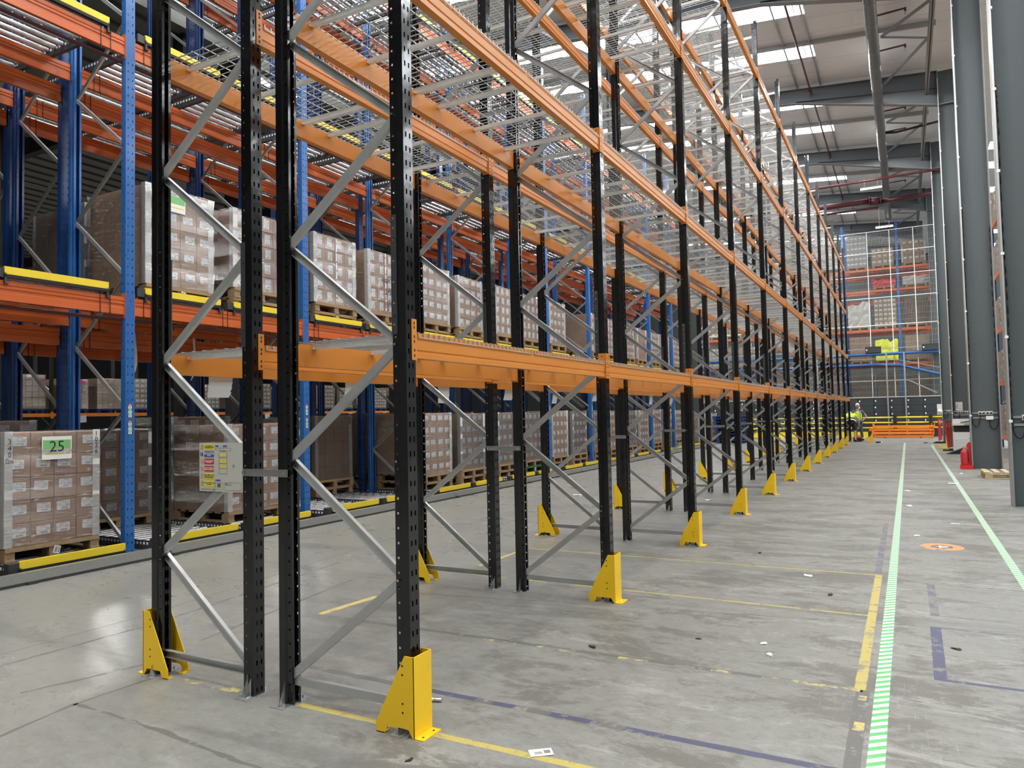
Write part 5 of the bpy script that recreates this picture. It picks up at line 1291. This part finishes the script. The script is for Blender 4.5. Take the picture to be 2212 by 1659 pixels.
# ------------------------------------------------------------------ people at the far end
def skinned(name, parent, nodes, edges, mat, sub=2, root=0):
    me = bpy.data.meshes.new(name); me.from_pydata([n[0] for n in nodes], edges, []); me.update()
    me.materials.append(MAT[mat]); o = ob(name, me, parent)
    md = o.modifiers.new('Skin', 'SKIN'); md.use_smooth_shade = True
    sv = me.skin_vertices[0].data if len(me.skin_vertices) else None
    if sv:
        for i, n in enumerate(nodes):
            r = n[1]; sv[i].radius = (r, r) if not isinstance(r, tuple) else r
            sv[i].use_root = (i == root)
    s = o.modifiers.new('Sub', 'SUBSURF'); s.levels = sub; s.render_levels = sub
    return o
def head_mesh(name, parent, c, tilt, hair):
    """head facing -y, c = centre; tilt = pitch forward (radians), returns head + face details in one mesh"""
    g = G(); n = 16
    pr_ = [(0, -.115), (.035, -.112), (.055, -.09), (.066, -.05), (.075, 0), (.078, .04), (.072, .08), (.05, .108), (.02, .12), (0, .121)]
    k0 = len(g.v); g.lathe([(r * 1.0, z) for r, z in pr_], n=n, mat='skin'); g.v = [(x, y*1.22+(.012 if z > -.06 else -.01), z) for x, y, z in g.v]
    # nose, ears, eyes, mouth
    g.ext([(-.013, 0), (.013, 0), (0, .03)], (0, -.108, -.035), (0, -.082, .018), (0, -1, 0), mat='skin')
    for s in (-1, 1):
        g.lathe([(0, -.03), (.016, -.02), (.019, .0), (.015, .025), (0, .03)], (s*.078, .012, 0), 8, 'skin')
        g.lathe([(0, -.009), (.010, -.004), (.010, .004), (0, .009)], (s*.03, -.088, .012), 8, 'ink')
    g.box(-.022, .022, -.098, -.085, -.066, -.060, 'signred')
    Mx = Matrix.Translation(c) @ Matrix.Rotation(tilt, 4, 'X'); g.xf(Mx)
    o = ob(name, g.mesh(name, None, True), parent)
    h = G(); 
    h.lathe([(.079, -.02), (.086, .02), (.084, .06), (.074, .095), (.045, .125), (0, .133)], n=n); h.v = [(x, y*1.2+.026, z) for x, y, z in h.v]; h.xf(Mx); ob('hair', h.mesh('hair', hair, True), parent)
    return o
def hand_nodes(w_, d, side, curl=.5):
    """palm chain + five fingers; w_ wrist, d direction vector (down the hand)"""
    d = Vector(d).normalized(); a = Vector(side).normalized(); b = d.cross(a); w_ = Vector(w_); chains = []
    for q, (off, ln) in enumerate(((-.03, .07), (-.01, .08), (.01, .085), (.03, .075))):
        base = w_+d*.085+a*off; chains.append([(w_+d*.05+a*off*.5, .010), (base, .0095), (base+d*ln*.5+b*curl*.02, .0085), (base+d*ln*.8+b*curl*.05, .0075)])
    chains.append([(w_+d*.03-a*.02, .012), (w_+d*.055-a*.05, .010), (w_+d*.09-a*.055+b*.02, .009)])
    return chains
def body(parent, J, R_, mat='skin'):
    names = list(J); nodes = [(tuple(J[n]), R_[n]) for n in names]; idx = {n: i for i, n in enumerate(names)}
    E_l = [('pelvis', 'waist'), ('waist', 'chest'), ('chest', 'neck0'), ('neck0', 'neck1')]
    for s in 'lr': E_l += [('chest', 'sh'+s), ('sh'+s, 'el'+s), ('el'+s, 'wr'+s), ('wr'+s, 'pa'+s), ('pelvis', 'hp'+s), ('hp'+s, 'kn'+s), ('kn'+s, 'an'+s), ('an'+s, 'to'+s)]
    edges = [(idx[a], idx[b]) for a, b in E_l]
    o = skinned('body', parent, nodes, edges, mat, 2, idx['pelvis'])
    for s, sd in (('l', -1), ('r', 1)):
        d = J['pa'+s]-J['wr'+s]; side = Vector((sd, 0, 0)) if abs(d.normalized().x) < .8 else Vector((0, 1, 0))
        for ch in hand_nodes(J['wr'+s], d, side-d*side.dot(d)/d.length_squared):
            skinned('finger', parent, ch, [(i, i+1) for i in range(len(ch)-1)], mat, 1)
    return o
V = Vector
# standing man, facing the camera, left elbow out with hand on hip
m1 = thing('person', 'standing man with white hair, yellow hi-vis vest, grey T-shirt and blue jeans', 'person', (.2, 35.6, 0), R(8))
J = dict(pelvis=V((0, 0, .93)), waist=V((0, 0, 1.08)), chest=V((0, .0, 1.33)), neck0=V((0, -.02, 1.47)), neck1=V((0, -.05, 1.55)),
         shl=V((-.19, 0, 1.40)), ell=V((-.24, -.04, 1.12)), wrl=V((-.17, -.20, .98)), pal=V((-.14, -.27, .95)),
         shr=V((.19, 0, 1.40)), elr=V((.38, .05, 1.16)), wrr=V((.22, -.04, .98)), par=V((.15, -.06, .94)),
         hpl=V((-.09, 0, .88)), knl=V((-.11, -.02, .48)), anl=V((-.12, .03, .09)), tol=V((-.13, -.12, .04)),
         hpr=V((.09, 0, .88)), knr=V((.13, -.02, .48)), anr=V((.17, .03, .09)), tor=V((.20, -.12, .04)))
RR = dict(pelvis=(.15, .11), waist=(.145, .10), chest=(.165, .11), neck0=.06, neck1=.052, shl=.06, shr=.06, ell=.042, elr=.042, wrl=.028, wrr=.028, pal=.03, par=.03, hpl=.085, hpr=.085, knl=.058, knr=.058, anl=.04, anr=.04, tol=.03, tor=.03)
body(m1, J, RR); head_mesh('head', m1, V((0, -.075, 1.66)), R(18), 'hair')
skinned('t_shirt', m1, [(tuple(J['waist']), (.155, .11)), (tuple(J['chest']), (.178, .122)), (tuple(J['shl']), .075), ((-.225, -.02, 1.22), .062), (tuple(J['shr']), .075), ((.30, .03, 1.27), .062), ((0, -.01, 1.45), .075)], [(0, 1), (1, 2), (2, 3), (1, 4), (4, 5), (1, 6)], 'tee')
skinned('hi_vis_vest', m1, [((0, 0, .90), (.19, .15)), ((0, 0, 1.08), (.195, .155)), ((0, -.01, 1.33), (.215, .165)), ((-.12, -.01, 1.43), (.085, .11)), ((.12, -.01, 1.43), (.085, .11))], [(0, 1), (1, 2), (2, 3), (2, 4)], 'hivis')
g = G()
for s in (-1, 1): g.bar((s*.10, -.152, 1.0), (s*.11, -.158, 1.42), .01, .045, (1, 0, 0)) if False else g.box(s*.10-.022, s*.10+.022, -.165, -.135, 1.06, 1.42)
g.box(-.15, .15, -.155, -.12, 1.0, 1.05); ob('reflective_tape', g.mesh('rtp', 'reflect'), m1)
skinned('jeans', m1, [((0, 0, .96), (.155, .115)), (tuple(J['hpl']), .10), (tuple(J['knl']), .074), ((-.12, .02, .12), .062), (tuple(J['hpr']), .10), (tuple(J['knr']), .074), ((.165, .02, .12), .062)], [(0, 1), (1, 2), (2, 3), (0, 4), (4, 5), (5, 6)], 'jeans')
for a, t_ in (('anl', 'tol'), ('anr', 'tor')): skinned('shoe', m1, [((J[a].x, J[a].y+.02, .06), .055), ((J[t_].x, J[t_].y-.02, .045), (.05, .045))], [(0, 1)], 'rubber')
# bending man, back to the camera, leaning left
m2 = thing('person', 'man bending forward in yellow hi-vis top with black bands and black shorts', 'person', (-.02, 34.25, 0), R(-20))
J = dict(pelvis=V((0, 0, .88)), waist=V((-.05, .10, 1.02)), chest=V((-.14, .26, 1.20)), neck0=V((-.22, .38, 1.27)), neck1=V((-.26, .44, 1.28)),
         shl=V((-.30, .22, 1.22)), ell=V((-.36, .34, .98)), wrl=V((-.30, .46, .78)), pal=V((-.28, .50, .71)),
         shr=V((.04, .32, 1.24)), elr=V((.16, .42, 1.02)), wrr=V((.14, .52, .82)), par=V((.13, .56, .75)),
         hpl=V((-.10, 0, .84)), knl=V((-.15, -.0, .46)), anl=V((-.19, -.04, .09)), tol=V((-.21, .10, .04)),
         hpr=V((.10, 0, .84)), knr=V((.15, .04, .46)), anr=V((.19, -.04, .09)), tor=V((.21, .10, .04)))
body(m2, J, RR); head_mesh('head', m2, V((-.31, .52, 1.33)), R(-60), 'hair')
skinned('hi_vis_top', m2, [((-.03, .06, .98), (.165, .12)), (tuple(J['chest']), (.19, .13)), (tuple(J['shl']), .08), ((-.335, .28, 1.09), .065), (tuple(J['shr']), .08), ((.10, .37, 1.13), .065), ((-.2, .35, 1.26), .08)], [(0, 1), (1, 2), (2, 3), (1, 4), (4, 5), (1, 6)], 'hivis')
ob('dark_waist_band', G().tube((0, .0, .87), (-.045, .10, 1.05), .182, 20, None, .19).mesh('dwb', 'shorts', True), m2)
ob('white_band', G().tube((-.012, .03, .925), (-.022, .055, .965), .190, 20, None, .194).mesh('wbd', 'white', True), m2)
skinned('shorts', m2, [((0, 0, .92), (.16, .125)), (tuple(J['hpl']), .11), ((-.15, -.0, .50), .095), (tuple(J['hpr']), .11), ((.15, .03, .50), .095)], [(0, 1), (1, 2), (0, 3), (3, 4)], 'shorts')
for a, t_ in (('anl', 'tol'), ('anr', 'tor')): skinned('boot', m2, [((J[a].x, J[a].y, .12), .05), ((J[a].x, J[a].y-.01, .055), .055), ((J[t_].x, J[t_].y+.03, .045), (.05, .045))], [(0, 1), (1, 2)], 'rubber')
t = thing('emblem_patch', 'x', 'x') if False else None
g = G().tube((0, 0, 0), (.0, -.004, .0), .05, 20, 'ink').tube((0, -.004, 0), (0, -.006, 0), .038, 20, 'hivis').bar((.012, -.008, .03), (-.010, -.008, -.002), .003, .012, mat='ink').bar((-.008, -.008, .004), (.012, -.008, -.03), .003, .012, mat='ink')
o = ob('back_emblem', g.mesh('emb'), m2, (-.05, -.02, 1.17), None, (R(-42), 0, R(-12)))
tb = thing('tool_box', 'red and black toolbox on the floor between the two workers', 'toolbox', (.03, 34.5, 0))
ob('box_body', G().box(0, .36, 0, .2, 0, .15).mesh('tbb', 'rubber'), tb); ob('lid', G().box(-.005, .365, -.005, .205, .15, .22).mesh('tbl', 'red'), tb); ob('carry_handle', G().path([(.08, .1, .22), (.08, .1, .27), (.28, .1, .27), (.28, .1, .22)], .012, 6).mesh('tbh', 'rubber'), tb)
t = thing('cordless_drill', 'black cordless drill lying on the floor near the loose guard', 'drill', (1.02, 33.1, .035), R(10))
ob('motor_body', G().tube((0, 0, 0), (.18, 0, 0), .032, 10).mesh('mb', 'rubber', True), t); ob('chuck', G().tube((.18, 0, 0), (.26, 0, 0), .018, 10).mesh('ck', 'chrome', True), t); ob('grip', G().bar((.04, 0, 0), (.02, -.14, -.01), .04, .035).box(-.03, .07, -.2, -.13, -.03, .02).mesh('gp', 'rubber'), t)
o = ob('dark_offcut', G().box(0, .14, 0, .06, 0, .03).box(.02, .05, .06, .09, 0, .02).mesh('do', 'rubber')); o.location = (2.86, 33.1, 0); tag(o, 'small black offcut on the floor before the right end of the beams', 'offcut')
# freeze-unused prototypes check
for p in (fr, bm, dk, sp0, gd, bf1, bf2, bb, bbr, lA, lB, cr):
    assert p.get('label') != 'x', p.name
